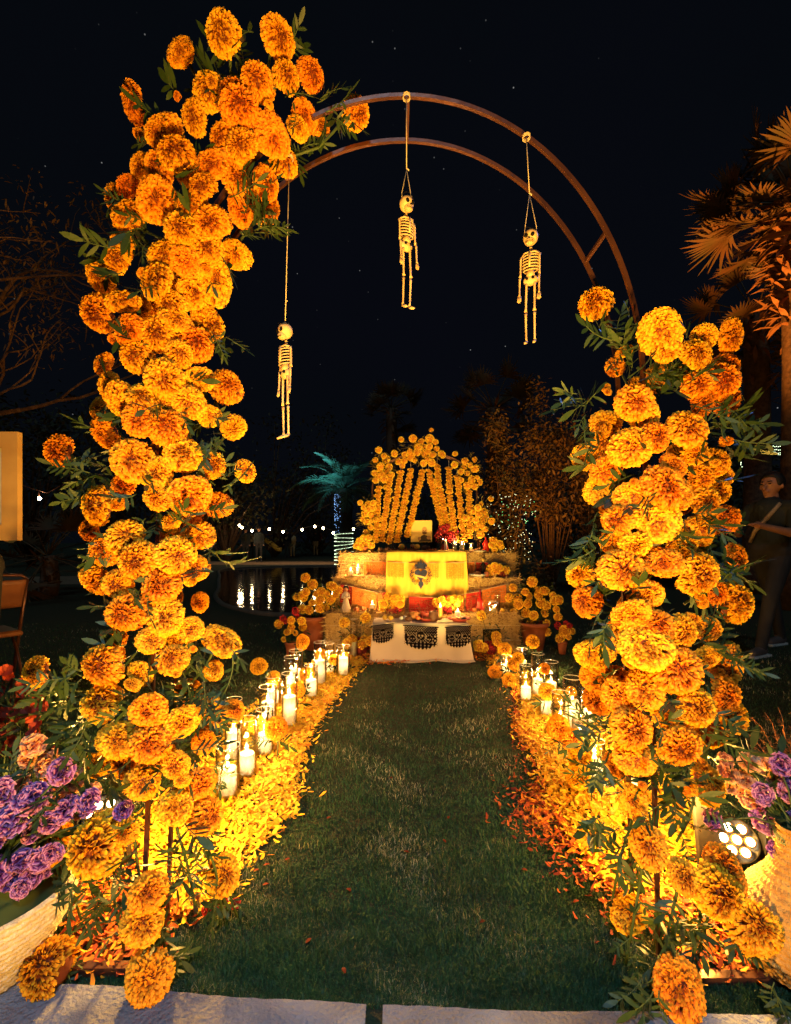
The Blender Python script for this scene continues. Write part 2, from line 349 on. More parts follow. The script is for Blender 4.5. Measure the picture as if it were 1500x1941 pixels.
_p = _n.nodes.new('ShaderNodeBump'); _p.inputs['Strength'].default_value = .08; _p.inputs['Distance'].default_value = .1; _n.links.new(_w.outputs[0], _p.inputs['Height']); _n.links.new(_p.outputs[0], _b.inputs['Normal'])
pond_pts = smooth_loop([(-1.2, 6.6), (-2.4, 7.2), (-3.25, 8.6), (-3.9, 10.5), (-5.0, 13.5), (-6.2, 17.5), (-4, 19.4), (0, 19.8), (3, 18), (3.2, 12), (1.5, 8)])
struct(poly_obj('pond_water', pond_pts, .006, M_WATER), 'still dark pond behind the altar reflecting the string lights')
M_EDGE = mat('pond_edging', (.16, .11, .07), .9, scale=12, bump=.5)
_e = MB(); _e.tube([(x, y, .012) for x, y in pond_pts]+[(pond_pts[0][0], pond_pts[0][1], .012)], .045, 6); struct(_e.build('pond_kerb', M_EDGE))
M_PATH = mat('sandy_path', (.32, .19, .10), .95, col2=(.20, .11, .06), scale=6, bump=.4)
struct(poly_obj('far_path', smooth_loop([(-14, 21.0), (-6, 20.6), (2, 20.8), (8, 22), (8, 25), (0, 24), (-8, 24), (-16, 23.6)]), .008, M_PATH), 'sandy path on the far bank of the pond')
struct(poly_obj('side_path', smooth_loop([(-12, 10.6), (-8, 11.3), (-5.8, 12.0), (-5.6, 13.6), (-8, 14.2), (-13, 13.0)]), .008, M_PATH), 'sandy path crossing the lawn at left')

M_CONC = mat('concrete_kerb', (.29, .31, .38), .85, col2=(.13, .12, .14), scale=3.2, bump=1.0, bscale=110)
kerb = bpy.data.objects.new('kerb', None); COL.objects.link(kerb); struct(kerb, 'pale concrete kerb along the front edge of the lawn')
def kerbline(x): return float(np.interp(x, [-1.6, -.934, -.60, -.298, .175, .865, 1.6], [1.15, 1.121, 1.100, 1.074, 1.050, 1.0385, 1.03]))
for x0, x1 in ((-1.6, -.065), (-.028, 1.6)):
    b = MB(); n = 60
    vs = []
    for i in range(n+1):
        x = x0+(x1-x0)*i/n; y = kerbline(x)+.0012*math.sin(i*2.3)+.002*math.sin(i*.37)
        vs += [(x, -.6, .02), (x, y-.006, .02), (x, y, .012), (x, y, -.05)]
    fs = [(4*i+k, 4*i+4+k, 4*i+5+k, 4*i+1+k) for i in range(n) for k in range(3)]
    b.add(vs, fs); b.build('concrete_slab', M_CONC, kerb, (0, 0, 0), smooth=False)

# grass: real blades, dense near the camera, thinning with distance
def in_poly(X, Y, poly):
    inside = np.zeros(X.shape, bool); n = len(poly)
    for i in range(n):
        x1, y1 = poly[i]; x2, y2 = poly[(i+1) % n]
        c = ((y1 > Y) != (y2 > Y)) & (X < (x2-x1)*(Y-y1)/(y2-y1+1e-12)+x1); inside ^= c
    return inside
def blades(name, n, d0, d1, mats, hgt, wid, k=2.0, xs=1.05, seed=3):
    g = np.random.default_rng(seed)
    u = g.random(n); Y = (d0**(1-k)+u*(d1**(1-k)-d0**(1-k)))**(1/(1-k)) if k != 1 else d0*(d1/d0)**u
    X = (g.random(n)*2-1)*Y*xs*.86+g.normal(0, .02, n)
    kl = np.array([kerbline(x) for x in X]); ok = (Y > kl+.002) & ~in_poly(X, Y, [(a, b) for a, b in pond_pts]); X, Y = X[ok], Y[ok]; n = len(X)
    clump = np.sin(X*17+np.sin(Y*23)*2)*np.cos(Y*19+np.sin(X*13)*2)
    pat = np.sin(X*6.1+2*np.sin(Y*5.3))*np.cos(Y*7.7+2*np.sin(X*4.9)); H = hgt*(.55+.9*g.random(n))*(1+.45*clump)*(1+.25*pat)*(1+.10*(Y-1)); W = wid*(.6+.8*g.random(n))*(1+.28*np.maximum(Y-1, 0))
    a = g.random(n)*2*PI; lean = g.random(n)**.7*1.15; la = g.random(n)*2*PI
    dx, dy = np.cos(a)*W/2, np.sin(a)*W/2; lx, ly = np.cos(la)*np.sin(lean)*H, np.sin(la)*np.sin(lean)*H; lz = np.cos(lean)*H
    v = np.zeros((n, 5, 3)); z0 = -.003
    v[:, 0] = np.stack([X-dx, Y-dy, np.full(n, z0)], -1); v[:, 1] = np.stack([X+dx, Y+dy, np.full(n, z0)], -1)
    v[:, 2] = np.stack([X-dx*.75+lx*.4, Y-dy*.75+ly*.4, lz*.6], -1); v[:, 3] = np.stack([X+dx*.75+lx*.4, Y+dy*.75+ly*.4, lz*.6], -1)
    v[:, 4] = np.stack([X+lx, Y+ly, lz*.95], -1)
    base = np.arange(n)[:, None]*5
    q = (base+np.array([[0, 1, 3, 2]])); t = (base+np.array([[2, 3, 4]]))
    return raw_mesh(name, v.reshape(-1, 3), [q, t], mats, np.clip(g.random(n)*(.92+.22*pat)+.10*(pat > .55)*g.random(n), 0, 1), 5)
def raw_mesh(name, v, groups, mats, val, per):
    me = bpy.data.meshes.new(name); me.vertices.add(len(v)); me.vertices.foreach_set('co', v.astype(np.float32).ravel())
    loops = np.concatenate([g.ravel() for g in groups]); tot = np.concatenate([np.full(len(g), g.shape[1]) for g in groups]); st = np.concatenate([[0], np.cumsum(tot)[:-1]])
    me.loops.add(len(loops)); me.loops.foreach_set('vertex_index', loops.astype(np.int32))
    me.polygons.add(len(tot)); me.polygons.foreach_set('loop_start', st.astype(np.int32)); me.polygons.foreach_set('loop_total', tot.astype(np.int32))
    a = me.attributes.new('t', 'FLOAT', 'POINT'); a.data.foreach_set('value', np.repeat(val, per).astype(np.float32))
    me.materials.append(mats); me.update(calc_edges=True); me.validate()
    o = bpy.data.objects.new(name, me); COL.objects.link(o); return o
M_GRASS = mat('grass_blade', (1, 1, 1), .6, var=.35, scale=4, trans=.15, attr=[(0, (.010, .045, .017)), (.5, (.028, .100, .034)), (.78, (.06, .12, .045)), (.90, (.20, .18, .08)), (1, (.50, .44, .27))])
g = blades('lawn_grass', 400000, 1.05, 6.0, M_GRASS, .015, .0021, 2.3)
tag(g, 'short dark green mown grass with dry straw-coloured tips', 'grass', kind='stuff')

# ------------------------------------------------------------------ petal carpets
def petals(name, poly, n, m, dark=0, jit=.05, seed=5, size=.024, lab=''):
    g = np.random.default_rng(seed); pts = [tuple(G(x, y)[:2]) for x, y in poly]; A = np.array(pts)
    X = []; Y = []
    while len(X) < n:
        x = g.uniform(A[:, 0].min()-.05, A[:, 0].max()+.05, n*2); y = g.uniform(A[:, 1].min()-.05, A[:, 1].max()+.05, n*2)
        jx, jy = g.normal(0, jit, n*2)*g.random(n*2), g.normal(0, jit, n*2)*g.random(n*2)
        ok = in_poly(x, y, pts) & (g.random(n*2) < (.55+.45*np.sin(x*21+2*np.sin(y*17))*np.cos(y*15)+.35)); X += list((x+jx)[ok]); Y += list((y+jy)[ok])
    X = np.array(X[:n]); Y = np.array(Y[:n]); a = g.random(n)*2*PI; L = size*(.6+.7*g.random(n)); W = L*(.26+.3*g.random(n))
    ti = g.normal(0, .35, n); ro = g.normal(0, .5, n); cu = L*g.uniform(-.1, .7, n); z = .010+.020*g.random(n)**1.5
    c, s = np.cos(a), np.sin(a)
    v = np.zeros((n, 6, 3))
    for i, (u, w, k) in enumerate(((-.5, -.22, 0), (-.5, .22, 0), (.08, -.5, 1), (.08, .5, 1), (.5, -.28, .2), (.5, .28, .2))):
        lx = u*L; ly = w*W; v[:, i, 0] = X+c*lx-s*ly; v[:, i, 1] = Y+s*lx+c*ly; v[:, i, 2] = np.maximum(.004, z+lx*np.sin(ti)+ly*np.sin(ro)-cu*k*.4+cu*.3)
    b = np.arange(n)[:, None]*6
    return tag(raw_mesh(name, v.reshape(-1, 3), [np.concatenate([b+np.array([[0, 2, 3, 1]]), b+np.array([[2, 4, 5, 3]])])], m, g.random(n), 6), lab, 'petals', kind='stuff')
M_PC = mat('loose_petal', (1, 1, 1), .75, var=.1, scale=9, trans=.15, attr=[(0, (.78, .24, .012)), (.3, (.95, .48, .018)), (1, (1.0, .72, .05))])
M_PCD = mat('shaded_petal', (1, 1, 1), .75, var=.1, scale=9, trans=.1, attr=[(0, (.16, .02, .008)), (.6, (.30, .05, .012)), (1, (.5, .14, .02))])  # dark tones stand in for petals lying in shadow
M_PCR = mat('loose_petal_red', (1, 1, 1), .75, var=.1, scale=9, trans=.1, attr=[(0, (.30, .03, .008)), (.5, (.6, .12, .01)), (1, (.95, .42, .02))])
LP = [(690, 1255), (655, 1300), (618, 1345), (583, 1400), (566, 1470), (556, 1540), (520, 1580), (470, 1630), (440, 1690), (350, 1745), (270, 1700), (250, 1600), (290, 1530), (360, 1480), (400, 1420), (470, 1360), (520, 1310), (590, 1265), (650, 1240)]
RP = [(925, 1250), (965, 1292), (990, 1330), (985, 1385), (1015, 1440), (1035, 1490), (1035, 1530), (1085, 1600), (1125, 1655), (1165, 1690), (1250, 1720), (1360, 1640), (1330, 1545), (1250, 1480), (1190, 1430), (1130, 1380), (1075, 1320), (1020, 1285), (965, 1248)]
petals('petal_carpet', LP, 21000, M_PC, seed=5, lab='thick strip of orange marigold petals along the left candle row')
petals('petal_carpet', RP, 15000, M_PC, seed=6, lab='thick strip of orange marigold petals along the right candle row')
petals('petal_scatter', [(640, 1238), (700, 1262), (790, 1256), (920, 1254), (960, 1262), (985, 1240), (930, 1236), (760, 1244)], 2200, M_PCR, seed=7, lab='loose orange petals and straw at the foot of the altar')
petals('petal_scatter', [(960, 1262), (985, 1330), (975, 1385), (1010, 1440), (1020, 1500), (985, 1520), (1010, 1570), (1110, 1640), (1160, 1710), (1250, 1760), (1310, 1860), (1440, 1860), (1440, 1740), (1300, 1690), (1100, 1610), (1030, 1500)], 1500, M_PCR, seed=8, lab='petals coloured dark red as shade along the inner side of the right strip', jit=.03)  # the shaded edge of the strip is put into the petal colour
petals('petal_scatter', [(140, 1640), (120, 1840), (240, 1850), (330, 1745), (380, 1735), (270, 1690), (240, 1600)], 1700, M_PCR, seed=9, lab='dark red petals and leaves strewn round the left frame foot')
petals('petal_scatter', [(950, 1262), (985, 1390), (970, 1500), (960, 1560), (1060, 1650), (1150, 1740), (1230, 1800), (1250, 1740), (1100, 1640), (1020, 1500), (990, 1360)], 800, M_PCD, seed=12, lab='sparse petals coloured brownish red as shadow on the right side of the grass walk', jit=.08, size=.018)  # reddish shadow on the walk drawn as dark petals
for i, (x, y) in enumerate(sorted(((655, 1858), (665, 1700), (540, 1640), (500, 1650), (480, 1660), (498, 1688), (590, 1790), (775, 1625), (1098, 1718), (840, 1600), (1110, 1680), (620, 1560), (325, 1825), (1000, 1660), (850, 1560), (910, 1760), (745, 1480)), key=lambda q: -q[1])):
    p = G(x, y); b = MB(); a = R.uniform(0, 6.28); b.blade((0, 0, 0), (math.cos(a), math.sin(a), .15), (0, 0, 1), .020, .010, 4, .2, .2)
    ob = b.build('fallen_petal', M_PET); ob.location = (p.x, p.y, .016)
    tag(ob, 'orange petal fallen on the open grass, %s to the kerb of the lone petals' % ORD[i], 'petal', 'single petals on the grass')

# ------------------------------------------------------------------ the metal arch: two equal hoops joined by short braces
def hoop_pt(t, d):
    """t 0..1 from the left foot over the top to the right foot"""
    A, B, zc, cx = .59, .71, CH+.386, .02
    if t < .25: s = t/.25; z = s*zc; return Vector((cx-A-.055*(1-s), d, z))
    if t > .75: s = (1-t)/.25; z = s*zc; return Vector((cx+A+.040*(1-s), d, z))
    a = PI*(1-(t-.25)/.5); return Vector((cx+A*math.cos(a), d, zc+B*math.sin(a)))
D0, D1 = 1.17, 1.30
arch = thing('metal_arch', 'tall rounded arch of two thin steel hoops spanning the grass walk', 'arch', (0.02, 1.235, 0))
for d in (D0, D1):
    b = MB(); ts = [0, .06, .12, .19]+[.25+.5*i/56 for i in range(57)]+[.81, .88, .94, 1]
    b.tube([hoop_pt(t, d) for t in ts], .0066, 4, sq=True); b.build('hoop', M_METAL, arch, smooth=False)
for t in (.08, .17, .32, .41, .503, .661, .83, .92):
    b = MB(); b.tube([hoop_pt(t, D0), hoop_pt(t, D1)], 0.0058, 4, sq=True); b.build('brace', M_METAL, arch, smooth=False)
for x0, x1, y in ((-.775, -.60, 1.150), (.69, .95, 1.125)):
    b = MB(); b.box(((x0+x1)/2, y, .013), (x1-x0, .022, .022)); b.build('foot', M_METAL, arch, smooth=False)

# ------------------------------------------------------------------ marigold columns
LB = [(344,100,28),(425,65,31),(528,73,34),(587,142,26),(256,196,30),(400,175,29),(487,154,31),(541,149,27),(446,184,28),(372,222,30),(454,206,32),(575,218,28),(606,244,20),(674,215,28),(306,256,34),(336,294,34),(423,264,27),(460,279,31),(518,266,30),(564,244,22),(538,308,27),(402,314,32),(446,340,25),(268,316,23),(298,314,25),(384,358,26),(504,350,29),(498,392,30),(246,356,22),(224,378,24),(250,412,32),(297,380,36),(360,396,26),(402,424,34),(343,437,31),(456,404,26),(234,460,20),(390,472,30),(442,482,26),(316,488,34),(226,490,26),(197,524,32),(294,534,34),(404,522,36),(352,496,28),(364,556,28),(234,574,28),(328,582,26),(190,594,34),(388,604,26),(247,628,32),(305,635,32),(337,607,28),(397,617,28),(370,655,32),(263,677,32),(198,690,21),(313,720,38),(427,733,30),(377,717,24),(340,672,26),(213,737,28),(240,767,30),(273,757,30),(357,763,30),(307,767,24),(190,777,22),(267,797,30),(317,813,36),(203,820,30),(442,810,24),(397,787,22),(115,855,30),(348,863,33),(253,873,39),(400,883,25),(298,897,29),(465,893,21),(237,917,26),(362,940,40),(188,960,38),(410,957,24),(300,943,24),(173,1007,22),(238,1018,32),(380,1017,28),(203,1043,32),(335,1052,35),(268,1063,34),(370,1077,28),(327,990,22),(188,1100,32),(307,1112,33),(225,1108,26),(240,1163,38),(315,1172,32),(362,1193,24),(417,1212,32),(287,1213,25),(223,1210,18),(72,1273,29),(200,1260,40),(327,1250,28),(267,1277,24),(197,1333,36),(282,1348,32),(345,1368,30),(403,1350,28),(443,1348,20),(405,1270,18),(228,1403,36),(284,1410,37),(188,1447,26),(333,1450,28),(235,1447,24),(270,1483,32),(387,1407,22),(380,1483,27),(333,1530,31),(390,1547,33),(103,1600,38),(188,1600,50),(240,1573,24),(423,1660,34),(280,1693,32),(270,1750,36),(77,1777,38),(97,1833,46),(280,1852,42)]
RB = [(1130,577,32),(1252,625,36),(1182,667,14),(1166,696,18),(1333,640,24),(1385,637,29),(1317,673,32),(1263,660,26),(1373,700,27),(1363,723,32),(1320,730,28),(1377,760,28),(1203,764,36),(1220,787,28),(1145,805,29),(1327,767,24),(1302,813,36),(1240,830,28),(1197,847,39),(1143,840,24),(1108,865,25),(1147,893,28),(1137,923,24),(1353,877,28),(1367,900,20),(1257,925,40),(1202,942,28),(1287,940,26),(1337,953,32),(1360,930,24),(1367,983,30),(1173,987,30),(1247,990,38),(1203,1033,29),(1163,1027,24),(1327,1007,28),(1177,1080,41),(1257,1067,31),(1320,1087,38),(1393,1058,27),(1101,1090,24),(1390,1143,37),(1300,1030,24),(1350,1122,28),(1112,1140,28),(1200,1165,31),(1243,1187,33),(1290,1197,31),(1220,1223,42),(1117,1237,28),(1340,1190,24),(1280,1267,42),(1377,1268,34),(1135,1283,27),(1172,1317,30),(1222,1307,34),(1135,1327,28),(1317,1340,38),(1257,1353,28),(1198,1382,34),(1287,1413,40),(1367,1317,34),(1387,1355,32),(1207,1440,30),(1169,1450,24),(1340,1487,34),(1201,1517,30),(1230,1605,35),(1197,1725,30),(1373,1647,42),(1297,1663,30),(1357,1687,46),(1430,1757,44),(1483,1783,40),(1290,1868,46),(1325,905,26),(1275,880,24),(1315,860,24),(1230,1125,26),(1185,1210,24),(1340,1245,28)]
LAX = [(40,480,80),(60,450,100),(150,470,125),(250,440,160),(350,370,145),(450,330,122),(600,295,118),(750,310,112),(900,290,118),(1050,285,108),(1200,300,108),(1300,290,108),(1450,295,108),(1600,290,110),(1750,240,100),(1880,220,90)]
RAX = [(560,1200,90),(620,1290,105),(760,1265,118),(900,1240,122),(1050,1245,118),(1200,1245,108),(1350,1265,115),(1480,1250,90),(1600,1270,90),(1700,1340,120),(1880,1350,110)]
def axis_at(AX, y):
    ys = [a[0] for a in AX]; return np.interp(y, ys, [a[1] for a in AX]), np.interp(y, ys, [a[2] for a in AX])
def flower_column(label, BL, AX, ytop, ybot, nfill, nleaf, seed, xs):
    r = random.Random(seed); root = thing('marigold_column', label, 'flower arrangement', (xs, 1.235, 0))
    ztop = CH-(ytop-HY)/F*1.2
    for x, y, rad in BL:
        c, w = axis_at(AX, y); u = min(1.0, abs(x-c)/w); low = y > 1500
        d = 1.235-.155*math.sqrt(max(0, 1-u*u)) + r.uniform(-.015, .015) - (rad-30)*.0025
        if low: d = min(d, (CH-.055)*F/(y-HY))
        d = max(d, .98); p = P(x, y, d)
        out = Vector(((x-c)/w*.9, -1.0+.3*u, .0)); out += Vector((r.gauss(0, .42), r.gauss(0, .2), r.gauss(.12, .4)))
        if y > 1480: out += Vector((0, 0, .45))
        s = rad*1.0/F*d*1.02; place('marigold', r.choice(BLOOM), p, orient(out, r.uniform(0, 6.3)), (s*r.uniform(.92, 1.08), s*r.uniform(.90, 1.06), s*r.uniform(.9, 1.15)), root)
        # stems of the blooms that stand clear of the mass, with leaves up the stalk
        if u > .97 or (y < 110) or y > 1500:
            q = P(c+(x-c)*.35, min(y+rad*3.2, 1800), 1.225) if y < 1500 else Vector((p.x*.97+c*0, p.y+.07, .02 if p.z < .35 else p.z-.28))
            mid = (p+q)/2+Vector((0, .01, -.02)); back = p-out.normalized()*s*.5
            st = MB(); st.tube([back, back.lerp(mid, .5)-Vector((0, 0, .005)), mid, q], [.0042, .0036, .0034, .0034], 6); st.build('stem', M_STEM, root)
            for k in range(5 if y > 1500 else 3):
                t = r.uniform(.15, .85); pp = back.lerp(mid, t*2) if t < .5 else mid.lerp(q, t*2-1)
                place('leaf_spray', r.choice(SPRAY), pp, orient((r.gauss(0, 1), -.5+r.gauss(0, .4), r.gauss(-.2, .6)), r.uniform(0, 6.3)), r.uniform(.45, .75), root)
    for k in range(nfill):
        y = r.uniform(ytop+60, ybot-60); c, w = axis_at(AX, y); x = c+r.uniform(-.82, .82)*w; d = r.uniform(1.22, 1.33); s = r.uniform(.026, .040)
        out = (r.gauss(0, .8), r.choice((-1, -1, 1)), r.gauss(0, .5)); place('marigold', r.choice(BLOOM), P(x, y, d), orient(out, r.uniform(0, 6.3)), s, root)
    for k in range(22):                                   # buds and half-open heads at the rim of the mass
        y = r.uniform(ytop+40, ybot); c, w = axis_at(AX, y); u = r.choice((-1, 1))*r.uniform(.3, 1.05); d = 1.20-.12*math.sqrt(max(0, 1-min(1, u*u))); s = r.uniform(.009, .019)
        place('marigold_bud', r.choice(BLOOM[7:]), P(c+u*w, y, d-.02), orient((u+r.gauss(0, .4), -.7, r.gauss(.3, .5)), r.uniform(0, 6.3)), (s*.8, s*.8, s*1.3), root)
    for k in range(nleaf):
        y = r.uniform(ytop, ybot); c, w = axis_at(AX, y); u = r.uniform(-1, 1); x = c+u*w*.93; d = 1.215-.135*math.sqrt(max(0, 1-u*u))+r.uniform(-.02, .05)
        out = Vector((u*1.1+r.gauss(0, .5), -.55+r.gauss(0, .35), r.gauss(-.35, .6))); place('leaf_spray', r.choice(SPRAY), P(x, y, d), orient(out, r.uniform(0, 6.3)), r.uniform(.5, .85), root)
    return root
colL = flower_column('tall column of orange marigolds bending over the left half of the arch', LB, LAX, 60, 1560, 26, 110, 1, -.58)
colR = flower_column('shorter column of orange marigolds on the right leg of the arch', RB, RAX, 620, 1540, 20, 85, 2, .62)
# leaf tufts that stick out of the columns where the photograph shows them
for root, lst in ((colL, [(612, 200, 1, .3, 5), (630, 230, 1, -.6, 5), (490, 430, 1, .0, 7), (215, 455, -1, -.4, 4), (170, 905, -1, .1, 7), (180, 930, -1, -.4, 6), (245, 1000, 0, -1, 5), (300, 970, 0, -1, 6), (430, 930, 1, 0, 3), (400, 1040, 1, -.7, 4), (260, 1300, .2, -1, 8), (320, 1300, .3, -1, 10), (375, 1330, 1, -.5, 9), (340, 1440, .3, -1, 6), (140, 1300, -1, -.5, 12), (150, 1350, -.6, -1, 10), (165, 1390, -.3, -1, 8), (150, 1270, -1, .4, 6), (215, 1640, .8, -.6, 7), (130, 1660, -.5, -1, 7), (195, 1690, 0, -1, 8), (360, 1600, .3, -1, 7), (350, 1640, -.2, -1, 6), (440, 1230, .8, -1, 3), (415, 640, 1, -1, 3), (365, 1250, .6, -.8, 5), (405, 800, .8, -.4, 6), (390, 830, .4, -1, 6)]),
                  (colR, [(1180, 640, 0, .8, 6), (1160, 625, -.8, .3, 5), (1110, 760, -1, 0, 9), (1120, 790, -.6, -.8, 5), (1250, 720, .3, .3, 12), (1375, 800, 1, .2, 5), (1385, 840, .6, -1, 7), (1350, 800, 1, .6, 3), (1290, 1010, .2, -1, 9), (1340, 1000, 0, -1, 5), (1135, 1030, -.8, -.5, 7), (1150, 1180, -.4, -1, 7), (1140, 1380, -1, -.3, 9), (1150, 1420, -.5, -1, 6), (1280, 1480, .2, -1, 9), (1250, 1450, -.4, -1, 6), (1340, 1380, 1, -.2, 9), (1370, 1230, 1, 0, 7), (1360, 1085, 1, .2, 7), (1190, 1600, -.4, -1, 8), (1150, 1560, -.5, -1, 7), (1245, 1740, 0, -1, 10), (1235, 1870, -.2, -1, 9), (1320, 1750, -.2, -1, 10), (1390, 1740, .2, -1, 7), (1470, 1880, .4, -1, 7), (1480, 1690, .6, -.3, 6)])):
    for x, y, dx, dz, n in lst:
        d = 1.13 if y < 1550 else min(1.13, (CH-.08)*F/(y-HY))
        for k in range(max(2, int(n*.75))):
            place('leaf_spray', R.choice(SPRAY), P(x+R.gauss(0, 12), y+R.gauss(0, 12), d+R.uniform(-.03, .05)), orient((dx+R.gauss(0, .4), -.35+R.gauss(0, .4), dz+R.gauss(0, .4)), R.uniform(0, 6.3)), R.uniform(.45, .85), root)
# crimson blooms low down at the foot of each column
for (x, y, s, root) in ((420, 1708, .020, colL), (395, 1722, .016, colL), (448, 1712, .014, colL)):
    place('red_bloom', REDB[0], P(x, y, (CH-.03)*F/(y-HY)), orient((R.gauss(0, .5), -.6, 1)), s, root)

# ------------------------------------------------------------------ candles in glass cylinders
FL = None
def flame(parent, c, h=.022, name='flame', power=.0, col=CANDLE):
    b = MB(); r = h*.20; b.lathe([(0, 0), (r*.8, h*.12), (r, h*.28), (r*.75, h*.55), (r*.32, h*.82), (0, h)], c, 8)
    o = b.build(name, M_FLAME, parent)
    if power:
        l = bpy.data.lights.new('candle_light', 'POINT'); lo = bpy.data.objects.new('candle_light', l); COL.objects.link(lo); lo.parent = parent
        l.energy = power; l.color = col; l.shadow_soft_size = .008; lo.location = Vector(c)+Vector((0, 0, h*1.2))-wloc(parent)
    return o
def candle(loc, r, h, label, power=.5, m=None, group=None, fl=.022, cat='candle', inner=0):
    t = thing('pillar_candle', label, cat, loc, group); x, y, z = loc
    b = MB(); wob = lambda a, zz: 1+.012*math.sin(3*a+x*40)
    b.lathe([(0, 0), (r, 0), (r*1.01, h*.3), (r, h*.8), (r, h-.004), (r*.94, h), (r*.78, h-.004), (r*.6, h-.009), (r*.2, h-.011), (0, h-.011)], loc, 20, wob=wob); b.build('wax', m or M_WAX, t)
    b = MB(); b.tube([(x, y, z+h-.012), (x+.001, y, z+h+.004)], .0012, 5); b.build('wick', M_BLACK, t)
    flame(t, (x, y, z+h+.003), fl, power=power)
    if inner:                                             # point light added inside the wax to brighten its sides
        l = bpy.data.lights.new('wax_fill_light', 'POINT'); lo = bpy.data.objects.new('wax_fill_light', l); COL.objects.link(lo); lo.parent = t
        l.energy = inner; l.color = (1, .66, .30); l.shadow_soft_size = r*.3; lo.location = (0, 0, h*.62)
    return t
def cylinder_glass(loc, r, h, label, group=None):
    t = MB(); th = .0022
    t.lathe([(0, .004), (r-.004, .004), (r, .008), (r, h-.002), (r-th*.5, h), (r-th, h-.002), (r-th, .012), (0, .010)], loc, 28)
    o = t.build('glass_cylinder', M_GLASS, None); base_origin(o, loc)
    rim = MB(); rim.tube([(r*.985*math.cos(a), r*.985*math.sin(a), h) for a in np.linspace(0, 2*PI, 29)], .0012, 5, cap=False)
    ro = rim.build('rim', M_RIM, o, (0, 0, 0))
    return tag(o, label, 'candle holder', group)
M_RIM = mat('glass_rim', (.85, .80, .70), .12, var=.05, spec=1.0)
# base x, base y, top of glass y, width, top of candle y (photograph pixels)
LV = [(432,1509,1414,44,1458),(468,1470,1363,36,1430),(443,1442,1326,32,1386),(502,1430,1345,32,1392),(508,1365,1302,33,1332),(549,1376,1277,29,1320),(518,1337,1283,28,1312),(552,1303,1246,27,1286),(561,1292,1234,26,1270),(590,1321,1262,26,1290),(607,1297,1218,24,1252),(624,1276,1220,21,1255),(651,1281,1225,27,1247)]
RV = [(960,1279,1244,20,1262),(990,1268,1231,21,1254),(997,1328,1261,24,1304),(1020,1318,1240,24,1289),(1045,1309,1255,27,1296),(1036,1356,1298,25,1322),(1085,1384,1285,34,1328),(1063,1392,1313,32,1362),(1116,1372,1308,24,1348),(1127,1484,1405,38,1444),(1205,1512,1440,38,1464),(1100,1425,1360,30,1395)]
def vase_row(V, side, group):
    V = sorted(V, key=lambda v: -v[1])
    for i, (x, yb, yt, w, yc) in enumerate(V):
        p = G(x, yb-1, .012); d = p.y; p.y += .0; h = (yb-yt)/F*d; r = w/2/F*d; hc = max(.035, (yb-yc)/F*d*.93)
        kind = 'tall' if h > .24 else 'short' if h < .17 else 'medium height'
        cylinder_glass(p, r, h, '%s clear glass cylinder, %s to the arch in the %s candle row' % (kind, ORD[i], side), group)
        rc = min(r*.80, .036); q = Vector((p.x, p.y, p.z+.011))
        candle(q, rc, hc, 'white pillar candle burning inside the glass %s to the arch in the %s row' % (ORD[i], side), 6.5 if i < 6 else 4.2, group='lit candles in the %s row' % side, fl=.034, inner=.55)
vase_row(LV, 'left', 'glass cylinders in the left candle row'); vase_row(RV, 'right', 'glass cylinders in the right candle row')

# cut marigolds standing among the candles: x, y, radius
LF = [(491,1263,15,.19),(518,1285,13,.17),(609,1242,11,.16),(582,1278,13,.14),(563,1308,14,.15),(633,1251,9,.12),(524,1381,20,.17),(488,1375,15,.13),(575,1214,12,.22),(653,1180,9,.25),(653,1248,10,.12)]
RF = [(1010,1216,12,.20),(957,1231,12,.17),(982,1248,11,.16),(972,1258,11,.12),(937,1274,12,.04),(965,1288,12,.05),(1033,1268,10,.19),(1038,1311,15,.16),(1059,1380,22,.16),(1084,1402,19,.12),(1099,1441,20,.12),(1097,1473,21,.08),(1083,1310,9,.22)]
def cut_flowers(lst, side):
    lst = sorted(lst, key=lambda v: -v[1]+v[3]*0)
    for i, (x, y, r, z) in enumerate(lst):
        d = (CH-z)*F/(y-HY); p = P(x, y, d); s = r/F*d*1.05
        t = thing('cut_marigold', '%s marigold on a leafy stem, %s to the arch among the %s candles' % (R.choice(['orange', 'golden', 'ruffled']), ORD[i], side), 'flower', (p.x, p.y+.01, 0), 'cut marigolds among the %s candles' % side)
        place('bloom', BLOOM[i % len(BLOOM)], p, orient((R.gauss(0, .4), -1, R.uniform(.2, .9)), R.uniform(0, 6)), s, t)
        b = MB(); b.tube([p+Vector((0, .4*s, -.3*s)), (p.x+.006, p.y+.01, p.z*.5), (p.x, p.y+.012, .005)], .003, 6); b.build('stem', M_STEM, t)
        for k in range(4 if z > .1 else 1):
            place('leaf_spray', SPRAY[(i+k) % 5], (p.x, p.y+.012, p.z*R.uniform(.25, .8)), orient((R.gauss(0, 1), R.gauss(-.3, .5), R.uniform(-.2, .9)), R.uniform(0, 6)), R.uniform(.6, .95), t)
cut_flowers(LF, 'left'); cut_flowers(RF, 'right')
